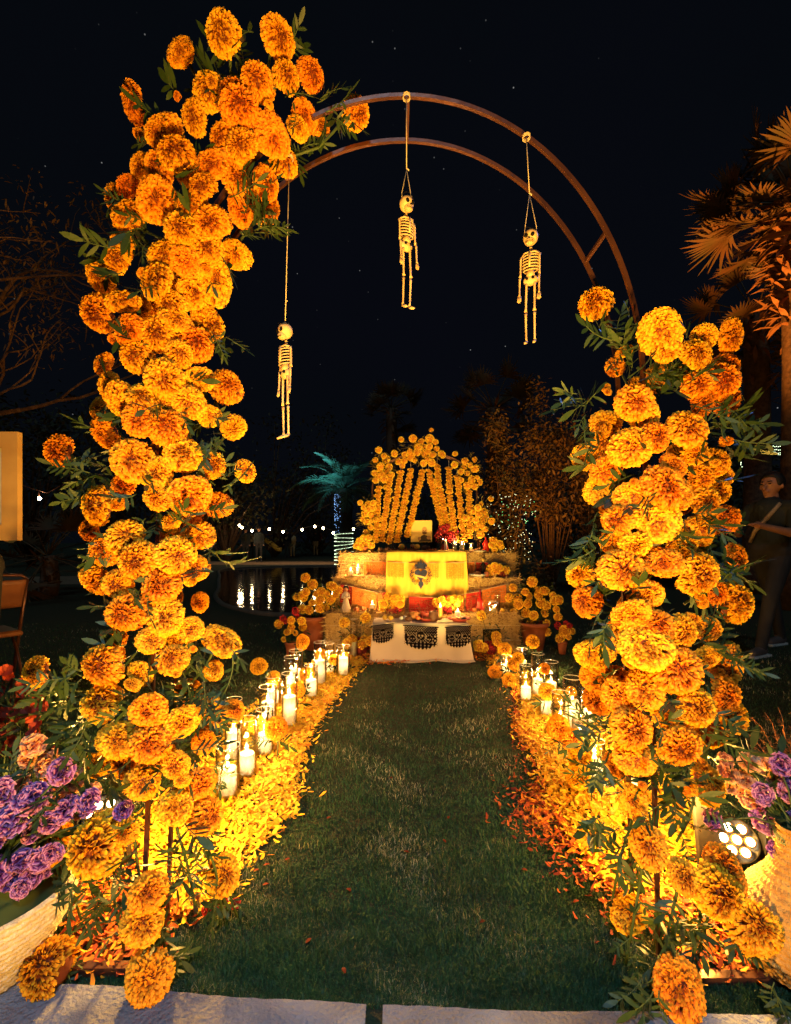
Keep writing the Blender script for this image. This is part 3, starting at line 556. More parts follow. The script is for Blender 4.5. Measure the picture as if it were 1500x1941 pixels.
# long budless leafy sprigs beside the rows
for (x, y, lab) in ((1062, 1262, 'pale green drooping leaf sprig behind the right candle row'), (1003, 1218, 'small leafy sprig at the far end of the right candle row'), (505, 1330, 'leafy sprig leaning in front of tall glasses in the left row'), (425, 1440, 'dark leafy sprig in front of the nearest left glass'), (1130, 1445, 'thin dark sprig in front of the nearest right glass')):
    d = (CH-.15)*F/(y-HY); p = P(x, y, d-.05); t = thing('leaf_sprig', lab, 'plant', (p.x, p.y, 0))
    b = MB(); b.tube([(p.x-.02, p.y, .0), (p.x-.015, p.y, p.z*.6), p], .0028, 6); b.build('stem', M_STEM, t)
    for k in range(7): place('leaf_spray', SPRAY[k % 5], p-Vector((0, 0, .03*k*.5)), orient((R.gauss(0, 1), R.gauss(-.3, .6), R.uniform(-.8, .3)), R.uniform(0, 6)), .8, t)

# ------------------------------------------------------------------ floodlights on the grass
M_LENS = emit('led_lens', (1.0, .80, .45), 16)
def par_lamp(c, face, up, spots, label, r=.0125, housing=.062):
    t = thing('floodlight', label, 'lamp', (c[0], c[1], 0)); c = Vector(c); f = Vector(face).normalized(); u = Vector(up); sx = f.cross(u).normalized(); u = sx.cross(f).normalized(); q = f.to_track_quat('Z', 'Y')
    b = MB(); b.lathe([(0, -.09), (housing*.7, -.085), (housing, -.05), (housing, .0), (housing*.93, .004), (housing*.9, -.004), (0, -.004)], c, 22, axis=q); b.build('housing', M_DARKM, t)
    for a, k in spots:
        p = c+sx*a+u*k+f*.001; b = MB(); b.lathe([(r*1.25, 0), (r*1.25, .006), (r, .008), (r*.98, .004)], p, 16, axis=q); b.build('reflector', M_GOLD, t)
        b = MB(); b.lathe([(r*.97, .003), (r*.8, .009), (r*.4, .012), (0, .013)], p, 14, axis=q); b.build('lens', M_LENS, t)
    for s in (-1, 1):
        b = MB(); b.box(c+sx*s*(housing+.006)+Vector((0, 0, -.03)), (.008, .03, c.z+.05)); b.build('bracket', M_DARKM, t, smooth=False)
    return t
lc = P(1396, 1592, 1.42)
par_lamp(lc, (-.35, -1, .75), (0, 0, 1), [(0, 0), (.034, 0), (-.034, 0), (.017, .030), (-.017, .030), (.017, -.030), (-.017, -.030)], 'round amber floodlight with white glowing lenses beside the right woven vase')
lc2 = P(197, 1545, 1.50)
par_lamp(lc2, (.35, -1, .8), (0, 0, 1), [(0, 0), (.034, 0), (-.034, 0), (.017, .030), (-.017, .030), (.017, -.030), (-.017, -.030)], 'round floodlight glowing behind the big bloom at the foot of the left column')
b = MB(); pA = P(1322, 1500, 1.42); pB = P(1352, 1660, 1.42); mid = (pA+pB)/2
vs = [pA+Vector((-.012, 0, 0)), pA+Vector((.012, 0, 0)), mid+Vector((.035, 0, .03)), pB+Vector((.045, 0, 0)), pB+Vector((-.035, 0, 0)), mid+Vector((-.02, 0, -.01))]
b.add([v+Vector((0, k, 0)) for k in (0, .018) for v in vs], [(5, 4, 3, 2, 1, 0), (6, 7, 8, 9, 10, 11)]+[(i, (i+1) % 6, (i+1) % 6+6, i+6) for i in range(6)])
o = b.build('lamp_shield', M_DARKM, None, smooth=False); base_origin(o, (pB.x, pB.y, 0)); tag(o, 'dark flat metal shield standing between the arch leg and the right floodlight', 'panel')
for nm, loc, e, tgt in (('floodlight_beam', lc2+Vector((-.02, .0, .08)), 26, (-.86, 1.30, .52)), ('floodlight_beam', lc+Vector((.0, .0, .08)), 22, (1.0, 1.34, .50)), ('floodlight_beam', lc+Vector((-.02, -.03, .06)), 60, (.66, 1.22, 1.0)), ('floodlight_beam', lc2+Vector((.02, -.03, .06)), 60, (-.58, 1.22, 1.1))):
    lamp(nm, 'SPOT', loc, e, (1, .47, .08), tgt, .03, 95, .8)
lamp('floodlight_glow', 'POINT', lc+Vector((-.16, -.02, .10)), 38, (1, .50, .08), None, .03)
lamp('floodlight_glow', 'POINT', lc2+Vector((.22, .02, .12)), 42, (1, .50, .08), None, .03)

# ------------------------------------------------------------------ hanging skeletons
def skeleton(top, head_y, foot_y, x0, turn, lab, loop=.0, roll=0.0):
    """top: pixel where the string is tied; the doll hangs under it at depth D0"""
    d = D0-.012; k = (foot_y-head_y)/F*d/.245      # 1 = doll of 24.5 cm
    hx = (x0-CX)/F*d; hz = CH-(head_y-HY)/F*d
    t = thing('hanging_skeleton', lab, 'skeleton doll', (hx, d, hz), 'plastic skeletons hung from the arch')
    Mt = Matrix.Rotation(turn, 3, 'Z')
    def W(x, y, z): v = Mt @ Vector((x*k, y*k, z*k)); return Vector((hx+v.x, d+v.y, hz+v.z))
    def T(pts, r, n=6): b.tube([W(*p) for p in pts], [q*k for q in r] if hasattr(r, '__len__') else r*k, n)
    # string
    b = MB(); tp = P(top[0], top[1], d); a = .0011
    if loop:
        kn = P(top[0]+(x0-top[0])*.75, head_y-loop, d); b.tube([tp, kn], a, 5)
        for s in (-1, 1): b.tube([kn, W(.012*s, 0, .004), W(.012*s, 0, -.006)], a*.9, 5)
        b.tube([kn+Vector((0, 0, .004)), kn+Vector((.006, 0, -.003))], a*1.4, 5)
    else:
        b.tube([tp, W(0, 0, .002)], a, 5); kn = W(0, 0, .05); b.tube([kn, kn+Vector((.006, 0, -.004))], a, 4)
    for j in range(3): b.tube([tp+Vector((.009*math.cos(g), .011*math.sin(g), -.003+.003*j)) for g in np.linspace(0, 2*PI, 9)] , a, 4)
    b.build('string', M_STRING, t)
    # skull
    b = MB(); b.ball(W(0, 0, -.016), .0168*k, 16, 12, (.92, 1.02, .95)); b.ball(W(0, -.008, -.029), .0105*k, 12, 8, (.95, .95, .75)); sk = b.build('skull', M_BONE, t)
    b = MB()
    for s in (-1, 1): b.ball(W(.0062*s, -.0145, -.018), .0048*k, 10, 6, (1, .55, 1), Euler((0, 0, turn)))
    b.ball(W(0, -.0170, -.0255), .0022*k, 8, 5, (.8, .6, 1.2), Euler((0, 0, turn)))
    for j in range(-3, 4): b.tube([W(.0022*j, -.0178+abs(j)*.0006, -.0295), W(.0022*j, -.0168+abs(j)*.0006, -.0345)], .0004*k, 4)
    b.tube([W(-.0085, -.0148, -.032), W(0, -.0182, -.032), W(.0085, -.0148, -.032)], .00045*k, 4)
    b.tube([W(.014*math.cos(g), .0005-.0165*abs(math.sin(g)), -.004+.004*math.sin(2*g)) for g in np.linspace(PI, 2*PI, 9)], .0006*k, 4)
    b.build('face_paint', M_BLACK, sk)
    b = MB(); z = -.037
    for j in range(4): b.ball(W(0, .002, z-j*.0042), .0032*k, 8, 5, (1, 1, .55))
    b.build('neck', M_BONE, t)
    b = MB(); rc = []
    b.ball(W(0, 0, -.070), .0155*k, 12, 8, (.86, .60, 1.25), Euler((0, 0, turn))); b.build('chest_core', M_BLACK, t)
    b = MB()
    for j in range(6):
        zz = -.054-.0062*j; wd = .0140+.0022*math.sin(PI*(j+1)/7); 
        b.tube([W(wd*math.cos(g), .0118*math.sin(g), zz-.004*(1-math.sin(g))*.5*(1 if math.sin(g) < 0 else .4)) for g in np.linspace(0, 2*PI, 17)], .0014*k, 5, cap=False)
    b.tube([W(0, -.0118, -.052), W(0, -.0125, -.083)], .0022*k, 6); b.tube([W(0, .011, -.050), W(0, .012, -.104)], .0026*k, 6)
    for s in (-1, 1): b.tube([W(0, -.010, -.052), W(.010*s, -.007, -.0505), W(.0175*s, 0, -.053)], .0019*k, 6)
    b.build('rib_cage', M_BONE, t)
    b = MB(); b.ball(W(0, .002, -.106), .0150*k, 14, 8, (1.05, .62, .72), Euler((0, 0, turn))); b.tube([W(0, 0, -.086), W(0, .001, -.100)], [.0075*k, .0095*k], 8); b.build('pelvis', M_BONE, t)
    b = MB()
    for s in (-1, 1): b.ball(W(.0062*s, -.0072, -.105), .0034*k, 8, 5, (1, .5, 1))
    b.build('pelvis_paint', M_BLACK, t)
    for s in (-1, 1):
        sw = .0006*s+roll*.01
        b = MB(); x = .0188*s
        T([(x, 0, -.054), (x+sw, 0, -.060), (x+sw*1.5, .001, -.090), (x+sw*2, .001, -.096)], [.0030, .0020, .0019, .0031], 7)
        T([(x+sw*2, -.001, -.099), (x+sw*2.2, -.001, -.104), (x+sw*2.5, -.002, -.134), (x+sw*2.5, -.003, -.138)], [.0029, .0020, .0018, .0028], 7)
        for f in range(4): T([(x+sw*2.5+(f-1.5)*.0017, -.003, -.138), (x+sw*2.6+(f-1.5)*.0023, -.004, -.150-.002*(f in (1, 2)))], [.0013, .0009], 5)
        b.build('arm', M_BONE, t)
        b = MB(); x = .0085*s
        T([(x, 0, -.113), (x, 0, -.118), (x+sw*.8, 0, -.166), (x+sw, 0, -.172)], [.0036, .0024, .0022, .0037], 7)
        T([(x+sw, .001, -.176), (x+sw, .001, -.181), (x+sw*.5, .002, -.228), (x+sw*.4, .002, -.234)], [.0035, .0023, .0020, .0030], 7)
        T([(x+sw*.4, .003, -.235), (x+sw*.6, -.006, -.240), (x+sw*.8, -.014, -.244)], [.0034, .0032, .0018], 6)
        b.build('leg', M_BONE, t)
    return t
skeleton((549, 300), 613, 833, 541, -.75, 'plastic skeleton hanging lowest, on a long single string beside the left flower column', 0, 0)
skeleton((771, 184), 373, 588, 771, .55, 'plastic skeleton hanging highest from the top of the arch by a knotted loop', 52, .2)
skeleton((998, 260), 436, 655, 1006, -.45, 'plastic skeleton hanging from the right shoulder of the arch by a knotted loop', 68, -.1)

# ------------------------------------------------------------------ baskets, vases and front flowers
def wbasket(prof, c, lab, m, wz=.014, wa=44):
    """woven vessel: ribs round the body alternate in and out"""
    b = MB(); n = 176; z0, z1 = prof[0][1], prof[-1][1]; rows = max(4, int((z1-z0)/wz))
    pr = [(float(np.interp(z, [p[1] for p in prof], [p[0] for p in prof])), float(z)) for z in np.linspace(z0, z1, rows*5+1)]
    vs = []; c = Vector(c)
    for i, (r, z) in enumerate(pr):
        row = i//5; e = abs(math.sin(PI*i/5))
        for j in range(n):
            a = 2*PI*j/n; st = math.cos(wa*a+PI*row+(i % 5)*.55); rr = r+.0040*e+.0024*e*st; vs.append(c+Vector((rr*math.cos(a), rr*math.sin(a), z)))
    k = len(pr); b.add(vs, [(i*n+j, i*n+(j+1) % n, (i+1)*n+(j+1) % n, (i+1)*n+j) for i in range(k-1) for j in range(n)]+[tuple(range(n))[::-1]])
    return b.build('woven_body', m, None)
M_WOVEN = mat('cream_woven_straw', (.78, .70, .52), .8, col2=(.62, .52, .36), scale=60, bump=.6, bscale=260)
M_WOVENY = mat('golden_woven_straw', (.60, .36, .10), .8, col2=(.42, .22, .06), scale=50, bump=.6, bscale=260)
def bloomset(root, lst, meshes, d, name='bloom', face=(0, -1, .7), stem=None, dj=.03):
    for i, (x, y, r) in enumerate(lst):
        dd = d+R.uniform(-dj, dj); p = P(x, y, dd); s = r/F*dd*.80
        place(name, meshes[i % len(meshes)], p, orient((face[0]+R.gauss(0, .35), face[1]+R.gauss(0, .3), face[2]+R.gauss(0, .4)), R.uniform(0, 6)), s, root)
        if stem is not None:
            b = MB(); st = Vector(stem); b.tube([p+Vector((0, s*.2, -s*.3)), p.lerp(st, .5)+Vector((0, 0, .02)), st], [.0026, .0024, .0024], 5); b.build('stem', M_STEM, root)
bc = Vector((-.99, 1.14, 0))
t = thing('carnation_basket', 'large cream woven basket of purple carnations at the left edge of the frame', 'flower basket', bc)
o = wbasket([(.095, 0.006), (.118, .03), (.140, .07), (.150, .095), (.158, .10), (.185, .16), (.196, .22), (.192, .225)], bc, '', M_WOVEN); o.name = 'basket'; o.data.transform(Matrix.Translation(-bc)); o.parent = t
b = MB(); b.lathe([(0, .200), (.10, .196), (.188, .185)], bc, 24); b.build('moss', M_STEM, t)
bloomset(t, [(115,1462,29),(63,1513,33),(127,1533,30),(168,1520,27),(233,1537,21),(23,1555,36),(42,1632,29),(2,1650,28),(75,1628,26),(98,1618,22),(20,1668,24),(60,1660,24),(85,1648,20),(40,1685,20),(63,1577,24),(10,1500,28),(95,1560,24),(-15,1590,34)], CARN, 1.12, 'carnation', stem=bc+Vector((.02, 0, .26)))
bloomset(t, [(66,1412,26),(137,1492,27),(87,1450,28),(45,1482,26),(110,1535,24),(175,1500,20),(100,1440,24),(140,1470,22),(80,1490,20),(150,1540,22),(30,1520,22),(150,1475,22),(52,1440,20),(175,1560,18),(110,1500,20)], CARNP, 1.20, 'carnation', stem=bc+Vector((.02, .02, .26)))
for k in range(26): place('leaf_spray', SPRAY[k % 5], P(R.uniform(-10, 200), R.uniform(1450, 1640), 1.19+R.uniform(-.05, .06)), orient((R.gauss(.2, 1), R.gauss(-.3, .5), R.gauss(0, .8)), R.uniform(0, 6)), R.uniform(.6, 1), t)
vc = Vector((.98, 1.16, 0))
t = thing('carnation_vase', 'golden woven vase of purple and orange carnations at the right edge', 'flower vase', vc)
o = wbasket([(.06, .006), (.10, .02), (.125, .07), (.125, .13), (.105, .18), (.06, .235), (.038, .29), (.034, .34), (.042, .355)], vc, '', M_WOVENY); o.name = 'vase'; o.data.transform(Matrix.Translation(-vc)); o.parent = t
bloomset(t, [(1455,1553,34),(1478,1614,24),(1492,1500,26),(1446,1505,22),(1480,1450,24),(1350,1553,20),(1500,1560,24)], CARN, 1.20, 'carnation', stem=vc+Vector((0, 0, .34)))
bloomset(t, [(1382,1468,24),(1420,1448,26),(1448,1452,24),(1412,1482,26),(1415,1512,24),(1440,1538,22),(1375,1440,18),(1385,1495,16),(1470,1480,20),(1470,1580,22)], CARNP, 1.27, 'carnation', stem=vc+Vector((0, .03, .33)))
for k in range(22): place('leaf_spray', SPRAY[k % 5], P(R.uniform(1400, 1510), R.uniform(1440, 1520), 1.26+R.uniform(-.05, .06)), orient((R.gauss(-.2, 1), R.gauss(-.3, .5), R.gauss(0, .8)), R.uniform(0, 6)), R.uniform(.6, 1), t)
# feathery plumes behind the right vase and crimson lilies at the left edge
t = thing('feathery_plumes', 'amber feathery plume grass rising behind the right woven vase', 'plant', (1.28, 1.50, 0))
M_PLUME = mat('plume', (.40, .17, .05), .8, scale=30, trans=.2)
for k, (x, y) in enumerate(((1400, 1380), (1425, 1360), (1450, 1350), (1475, 1340), (1500, 1350), (1440, 1400), (1470, 1390), (1495, 1400), (1415, 1410))):
    top = P(x, y, 1.5); bot = P(1480, 1500, 1.5); b = MB(); mid = top.lerp(bot, .5)+Vector((.02, 0, .02)); pts = [bot, mid, top.lerp(mid, .4)+Vector((.005, 0, .008)), top]
    b.tube(pts, [.002, .0018, .0014, .0008], 5)
    for j in range(46):
        u = R.uniform(.25, 1); q = bot.lerp(mid, u*2) if u < .5 else mid.lerp(top, u*2-1); b.blade(q, (R.gauss(-.2, 1), R.gauss(0, .7), R.uniform(-.1, 1)), (0, 0, 1), .030*(1.3-u), .004, 2, .1)
    b.build('plume', M_PLUME, t)
t = thing('crimson_lilies', 'bunch of crimson lily blooms in front of the folding chair', 'flowers', (-1.3, 1.62, 0))
def lily(seed):
    r = random.Random(seed); b = MB()
    for k in range(6):
        a = k*PI/3; b.blade((0, 0, 0), (math.cos(a)*.75, math.sin(a)*.75, .9), (math.cos(a), math.sin(a), -.7), 1.0, .55, 4, r.uniform(.0, .35), .18)
    return b.mesh('lily_bloom', M_CRIM)
LIL = [lily(1), lily(2)]
for k in range(70):
    x, y = R.uniform(-30, 100), R.uniform(1262, 1440); 
    if x > 60 and y < 1300: continue
    dd = 1.62+R.uniform(-.1, .1); place('lily', R.choice(LIL), P(x, y, dd), orient((R.gauss(.2, .6), -1, R.gauss(.3, .6)), R.uniform(0, 6)), R.uniform(.022, .036), t)
for k in range(40): place('leaf_spray', SPRAY[k % 5], P(R.uniform(-30, 95), R.uniform(1290, 1450), 1.66+R.uniform(-.08, .08)), orient((R.gauss(0, 1), R.gauss(-.3, .5), R.gauss(.2, .8)), R.uniform(0, 6)), R.uniform(.8, 1.3), t)
b = MB()
for k in range(14): b.tube([(-1.3+R.gauss(0, .02), 1.64, 0), (-1.3+R.gauss(0, .04), 1.64, .25), P(R.uniform(-20, 90), R.uniform(1290, 1400), 1.64)], .003, 5)
b.build('stems', M_STEM, t)

# ------------------------------------------------------------------ the altar: three rising rows of hay bales
YB, YM, YT = 4.44, 4.72, 5.06          # fronts of the bottom, middle and top rows
ZB, ZM, ZT = CH-138/F*4.44, CH-70/F*4.72, CH-23/F*5.06
def bale(x0, x1, y0, y1, z0, z1, lab, n=2400):
    t = thing('hay_bale', lab, 'hay bale', ((x0+x1)/2, (y0+y1)/2, z0)); r = np.random.default_rng(int(abs(x0*100)+z1*1000))
    b = MB(); nx, nz = 14, 8; vs = []; cx = (x0+x1)/2
    # rounded box skinned with lumps
    def sh(p):
        q = Vector(p); k = .014*math.sin(q.x*31+q.z*17)*math.cos(q.z*43+q.y*29); return q+(q-Vector((cx, (y0+y1)/2, (z0+z1)/2))).normalized()*k
    def face(o, u, v, a, c):
        base = len(vs); pts = [sh(Vector(o)+Vector(u)*i/a+Vector(v)*j/c) for j in range(c+1) for i in range(a+1)]
        b.add(pts, [(j*(a+1)+i, j*(a+1)+i+1, (j+1)*(a+1)+i+1, (j+1)*(a+1)+i) for j in range(c) for i in range(a)])
    w, dp, h = x1-x0, y1-y0, z1-z0
    face((x0, y0, z0), (w, 0, 0), (0, 0, h), 16, 8); face((x0, y0, z1), (w, 0, 0), (0, dp, 0), 16, 6); face((x0, y1, z0), (0, -dp, 0), (0, 0, h), 6, 8); face((x1, y0, z0), (0, dp, 0), (0, 0, h), 6, 8); face((x1, y1, z0), (-w, 0, 0), (0, 0, h), 8, 6)
    b.build('bale_body', M_HAY, t)
    b = MB(); rr = random.Random(int(x0*77+z0*31)); 
    for i in range(n):
        s = rr.random(); 
        if s < .62: p = Vector((rr.uniform(x0, x1), y0-.004, rr.uniform(z0, z1))); nrm = Vector((0, -1, 0)); d = Vector((rr.gauss(0, 1), -abs(rr.gauss(0, .25)), rr.gauss(0, .75)))
        elif s < .78: p = Vector((rr.uniform(x0, x1), rr.uniform(y0, y1), z1+.002)); nrm = Vector((0, 0, 1)); d = Vector((rr.gauss(0, 1), rr.gauss(0, .8), abs(rr.gauss(0, .35))))
        else:
            sg = rr.choice((-1, 1)); p = Vector((x0-.003 if sg < 0 else x1+.003, rr.uniform(y0, y1), rr.uniform(z0, z1))); nrm = Vector((sg, 0, 0)); d = Vector((sg*abs(rr.gauss(0, .4)), rr.gauss(0, 1), rr.gauss(0, .8)))
        d.normalize(); L = rr.uniform(.02, .07); wv = d.cross(nrm); wv = (wv.normalized() if wv.length > 1e-4 else Vector((1, 0, 0)))*.0022; q = p+nrm*.004
        e = q+d*L+nrm*.004; b.add([q-wv, q+wv, e+wv*.6, e-wv*.6], [(0, 1, 2, 3)])
    o = b.build('straw', M_STRAW, t, smooth=False); o['kind'] = 'stuff'
    for zz in (.33, .70):
        b = MB(); z = z0+h*zz; b.tube([(x0-.006, y1, z), (x0-.012, y0-.008, z), (cx, y0-.016, z+.004), (x1+.012, y0-.008, z), (x1+.006, y1, z)], .0028, 5); b.build('twine', M_STRING, t)
def X(px, d): return (px-CX)/F*d
bale(X(617, YB), X(757, YB), YB, YM+.02, 0, ZB, 'bottom hay bale at the left, behind the glass cylinder and small red pot')
bale(X(760, YB), X(860, YB), YB+.02, YM+.02, 0, ZB-.02, 'bottom hay bale hidden behind the low offering table')
bale(X(862, YB), X(984, YB), YB, YM+.02, 0, ZB, 'bottom hay bale at the right beside the big terracotta pot')
bale(X(633, YM), X(790, YM), YM, YT+.02, ZB-.14, ZM, 'middle hay bale at the left carrying the board with two candles')
bale(X(795, YM), X(986, YM), YM, YT+.02, ZB-.14, ZM, 'middle hay bale at the right carrying the figurine and bowl')
bale(X(644, YT), X(806, YT), YT, YT+.46, ZM-.14, ZT, 'top hay bale at the left, lit yellow by the candles in front')
bale(X(809, YT), X(978, YT), YT, YT+.46, ZM-.14, ZT, 'top hay bale at the right under the fruit plate')

def cloth(name, fn, nu, nv, m, label, cat, loc, th=0):
    vs = [fn(i/nu, j/nv) for j in range(nv+1) for i in range(nu+1)]
    b = MB(); b.add(vs, [(j*(nu+1)+i, j*(nu+1)+i+1, (j+1)*(nu+1)+i+1, (j+1)*(nu+1)+i) for j in range(nv) for i in range(nu)])
    o = b.build(name, m, None); base_origin(o, loc); md = o.modifiers.new('thickness', 'SOLIDIFY'); md.thickness = .002
    return tag(o, label, cat)
def fy(u, v):       # the yellow cloth over the two upper rows
    x0 = X(735+(-3)*v, 4.86); x1 = X(876+8*v, 4.86); x = x0+(x1-x0)*u
    s = v*1.0; fold = (.013*math.sin(u*27+math.sin(v*3)*.9)+.007*math.sin(u*61+v*4))*min(1, v*1.8)+.007*math.sin(u*11+1)*v
    path = [(0, 5.36, ZT+.022), (.38, 4.705, ZT+.020), (.41, 4.695, ZT+.004), (1, 4.69, CH-109/F*4.67)]
    ks = [p[0] for p in path]; y = np.interp(s, ks, [p[1] for p in path]); z = np.interp(s, ks, [p[2] for p in path])
    return Vector((x, float(y)-fold-.01, float(z)+.004*math.sin(u*9)))
cloth('yellow_altar_cloth', fy, 90, 60, M_CLOTHY, 'long yellow cloth hanging down the middle of the stacked bales', 'cloth', (X(805, 4.67), 4.86, ZB))
# low offering table with a cream cloth
ZTab = CH-150/F*4.34; yt0, yt1 = 4.14, 4.42
tb = thing('offering_table', 'low wooden table under the cream cloth in front of the bales', 'table', (X(800, 4.26), 4.28, 0))
b = MB(); b.box((X(798, 4.26), 4.28, ZTab-.012), (.80, .27, .022)); b.build('table_top', M_WOODD, tb, smooth=False)
for sx in (-.37, .37):
    for sy in (-.11, .11): b = MB(); b.box((X(798, 4.26)+sx, 4.28+sy, (ZTab-.024)/2), (.03, .03, ZTab-.024)); b.build('leg', M_WOODD, tb, smooth=False)
def fw(u, v):
    x0 = X(707-6*v*v, 4.16); x1 = X(886+12*v*v, 4.16); fold = .016*math.sin(u*15+.6)*max(0, v-.25)+.008*math.sin(u*37)*max(0, v-.3)
    x = x0+(x1-x0)*u; path = [(0, 4.42, ZTab+.003), (.30, 4.135, ZTab+.003), (.33, 4.125, ZTab-.008), (.95, 4.11, .020), (1, 4.07, .012)]
    y = np.interp(v, [p[0] for p in path], [p[1] for p in path]); z = np.interp(v, [p[0] for p in path], [p[2] for p in path])
    return Vector((x, float(y)-fold-.03*max(0, v-.5)*(1+math.sin(u*7)*.4), float(z)+(.004*math.sin(u*23) if v < .3 else 0)+.006*math.sin(u*13)*(v > .95)))
cloth('cream_tablecloth', fw, 80, 50, M_CLOTHW, 'cream cloth falling in folds from the low table to the grass', 'tablecloth', (X(800, 4.16), 4.26, 0))

# ------------------------------------------------------------------ cut paper banners: every hole is a real hole
def picado(lab, c0, c1, hpx, d, m, fn, nx=56, ny=40, sag=0, group=None, y=None, shear=0):
    """banner between pixels c0 and c1 (its top corners), hanging hpx pixels"""
    vs = []; b = MB()
    for j in range(ny+1):
        for i in range(nx+1):
            u, v = i/nx, j/ny; x = c0[0]+(c1[0]-c0[0])*u; yy = c0[1]+(c1[1]-c0[1])*u+sag*4*u*(1-u)+hpx*v
            vs.append(P(x, yy, d-.012*math.sin(u*5+d*3)-.01*v))
    fs = [(j*(nx+1)+i, j*(nx+1)+i+1, (j+1)*(nx+1)+i+1, (j+1)*(nx+1)+i) for j in range(ny) for i in range(nx) if fn((i+.5)/nx, (j+.5)/ny)]
    b.add(vs, fs); o = b.build('paper_banner', m, None, smooth=False); base_origin(o, P(*((c0[0]+c1[0])/2, (c0[1]+c1[1])/2), d))
    s = MB(); s.tube([P(c0[0]-4, c0[1]-.5, d), P((c0[0]+c1[0])/2, (c0[1]+c1[1])/2+sag, d-.004), P(c1[0]+4, c1[1]-.5, d)], .0018, 5); s.build('string', M_STRING, o, wloc(o))
    return tag(o, lab, 'paper banner', group)
def ell(u, v, cx, cy, rx, ry): return ((u-cx)/rx)**2+((v-cy)/ry)**2 < 1
def skullpat(u, v):
    edge = .86+.10*abs(math.sin(u*PI*8)); side = .02+.02*abs(math.sin(v*PI*9))
    bot = .70+.26*math.sin(PI*u)**.8
    if v > bot+.03*math.sin(u*60): return False
    if v < .05 or u < side+.02 or u > 1-side-.02: return u > .01+side and u < .99-side or v < .05
    if v < .36:    # lattice
        a = (u*14+v*9) % 1; c = (u*14-v*9) % 1; 
        if not ell(u, v, .5, .42, .13, .22): return a < .5 or c < .5
    for cx, cy, r in ((.5, .42, .10), (.27, .55, .075), (.74, .55, .075)):
        if ell(u, v, cx, cy, r*1.15, r*1.9):
            if ell(u, v, cx-r*.45, cy, r*.28, r*.5) or ell(u, v, cx+r*.45, cy, r*.28, r*.5) or ell(u, v, cx, cy+r*.8, r*.12, r*.35): return False
            if abs(v-(cy+r*1.45)) < r*.22 and (u*60) % 1 < .45: return False
            return True
        if ell(u, v, cx, cy, r*1.5, r*2.4): return (math.atan2(v-cy, u-cx)*3) % 1 < .4
    if v > .62: return not ell((u*9) % 1, (v*8) % 1, .5, .5, .24, .26)
    return not (ell((u*8+.3) % 1, (v*6) % 1, .5, .5, .24, .22))
M_BPAPER = mat('black_tissue', (.006, .004, .006), .9, spec=.03)
for lab, c0, c1, h in (('black cut paper banner with three skulls on the middle of the cream cloth', (764, 1184), (832, 1188), 46), ('black skull cut paper banner on the right end of the cream cloth', (843, 1188), (895, 1185), 42), ('black cut paper banner folded over the left corner of the cream cloth', (704, 1186), (748, 1180), 37)):
    picado(lab, c0, c1, h, 4.095, M_BPAPER, skullpat)
picado('small black lattice banner pinned to the bottom right hay bale', (916, 1193), (949, 1192), 30, 4.39, M_BPAPER, lambda u, v: v < .06 or ((u*9+v*7) % 1 < .35 or (u*9-v*7) % 1 < .35) and v < .8-abs(u-.5) or u < .06 and v < .9, 30, 26)
def dotpat(u, v):
    bot = .88+.10*abs(math.sin(u*PI*5))
    if v > bot: return False
    if v < .10 or u < .05 or u > .95: return True
    if ell(u, v, .5, .5, .26, .3): return (math.atan2(v-.5, u-.5)*4) % 1 < .62 or ell(u, v, .5, .5, .12, .14)
    return not ell((u*10) % 1, (v*8) % 1, .5, .5, .30, .30)
M_OP = mat('orange_tissue', (.75, .22, .03), .8, trans=.35); M_RP = mat('red_tissue', (.55, .03, .015), .8, trans=.35); M_YP = mat('amber_tissue', (.82, .40, .04), .8, trans=.35)
for lab, c0, c1, h, m in (('orange dotted paper banner across the left half of the lower bunting', (668, 1112), (714, 1124), 34, M_OP), ('red paper banner at the far left end of the lower bunting', (645, 1108), (667, 1112), 36, M_RP),
                          ('orange paper banner left of the middle of the lower bunting', (716, 1125), (768, 1131), 34, M_OP), ('red paper banner under the middle of the yellow cloth', (776, 1131), (830, 1133), 32, M_RP), ('orange paper banner right of the middle of the lower bunting', (834, 1132), (880, 1127), 34, M_OP),
                          ('red perforated banner near the right end of the lower bunting', (884, 1126), (912, 1120), 36, M_RP), ('orange perforated banner at the right end of the lower bunting', (914, 1119), (960, 1107), 36, M_OP)):
    picado(lab, c0, c1, h, 4.56 if c0[0] > 760 and c0[0] < 900 else 4.62, m, dotpat, 34, 24, group='lower paper bunting')
for lab, c0, c1, h, m in (('amber tissue banner pinned over the left top bale', (690, 1064), (733, 1065), 32, M_OP), ('amber tissue banner on the left of the yellow cloth', (736, 1065), (766, 1067), 30, M_YP), ('amber tissue banner behind the metal heart', (776, 1067), (832, 1067), 30, M_YP), ('amber tissue banner on the right of the yellow cloth', (846, 1067), (880, 1066), 33, M_YP), ('orange tissue banner pinned over the right top bale', (884, 1066), (900, 1065), 30, M_OP), ('red tissue banner behind the dark figurine', (903, 1066), (925, 1066), 28, M_RP)):
    picado(lab, c0, c1, h, 4.645 if c0[0] > 735 and c0[0] < 880 else 5.02, m, dotpat, 34, 22, group='upper paper bunting')

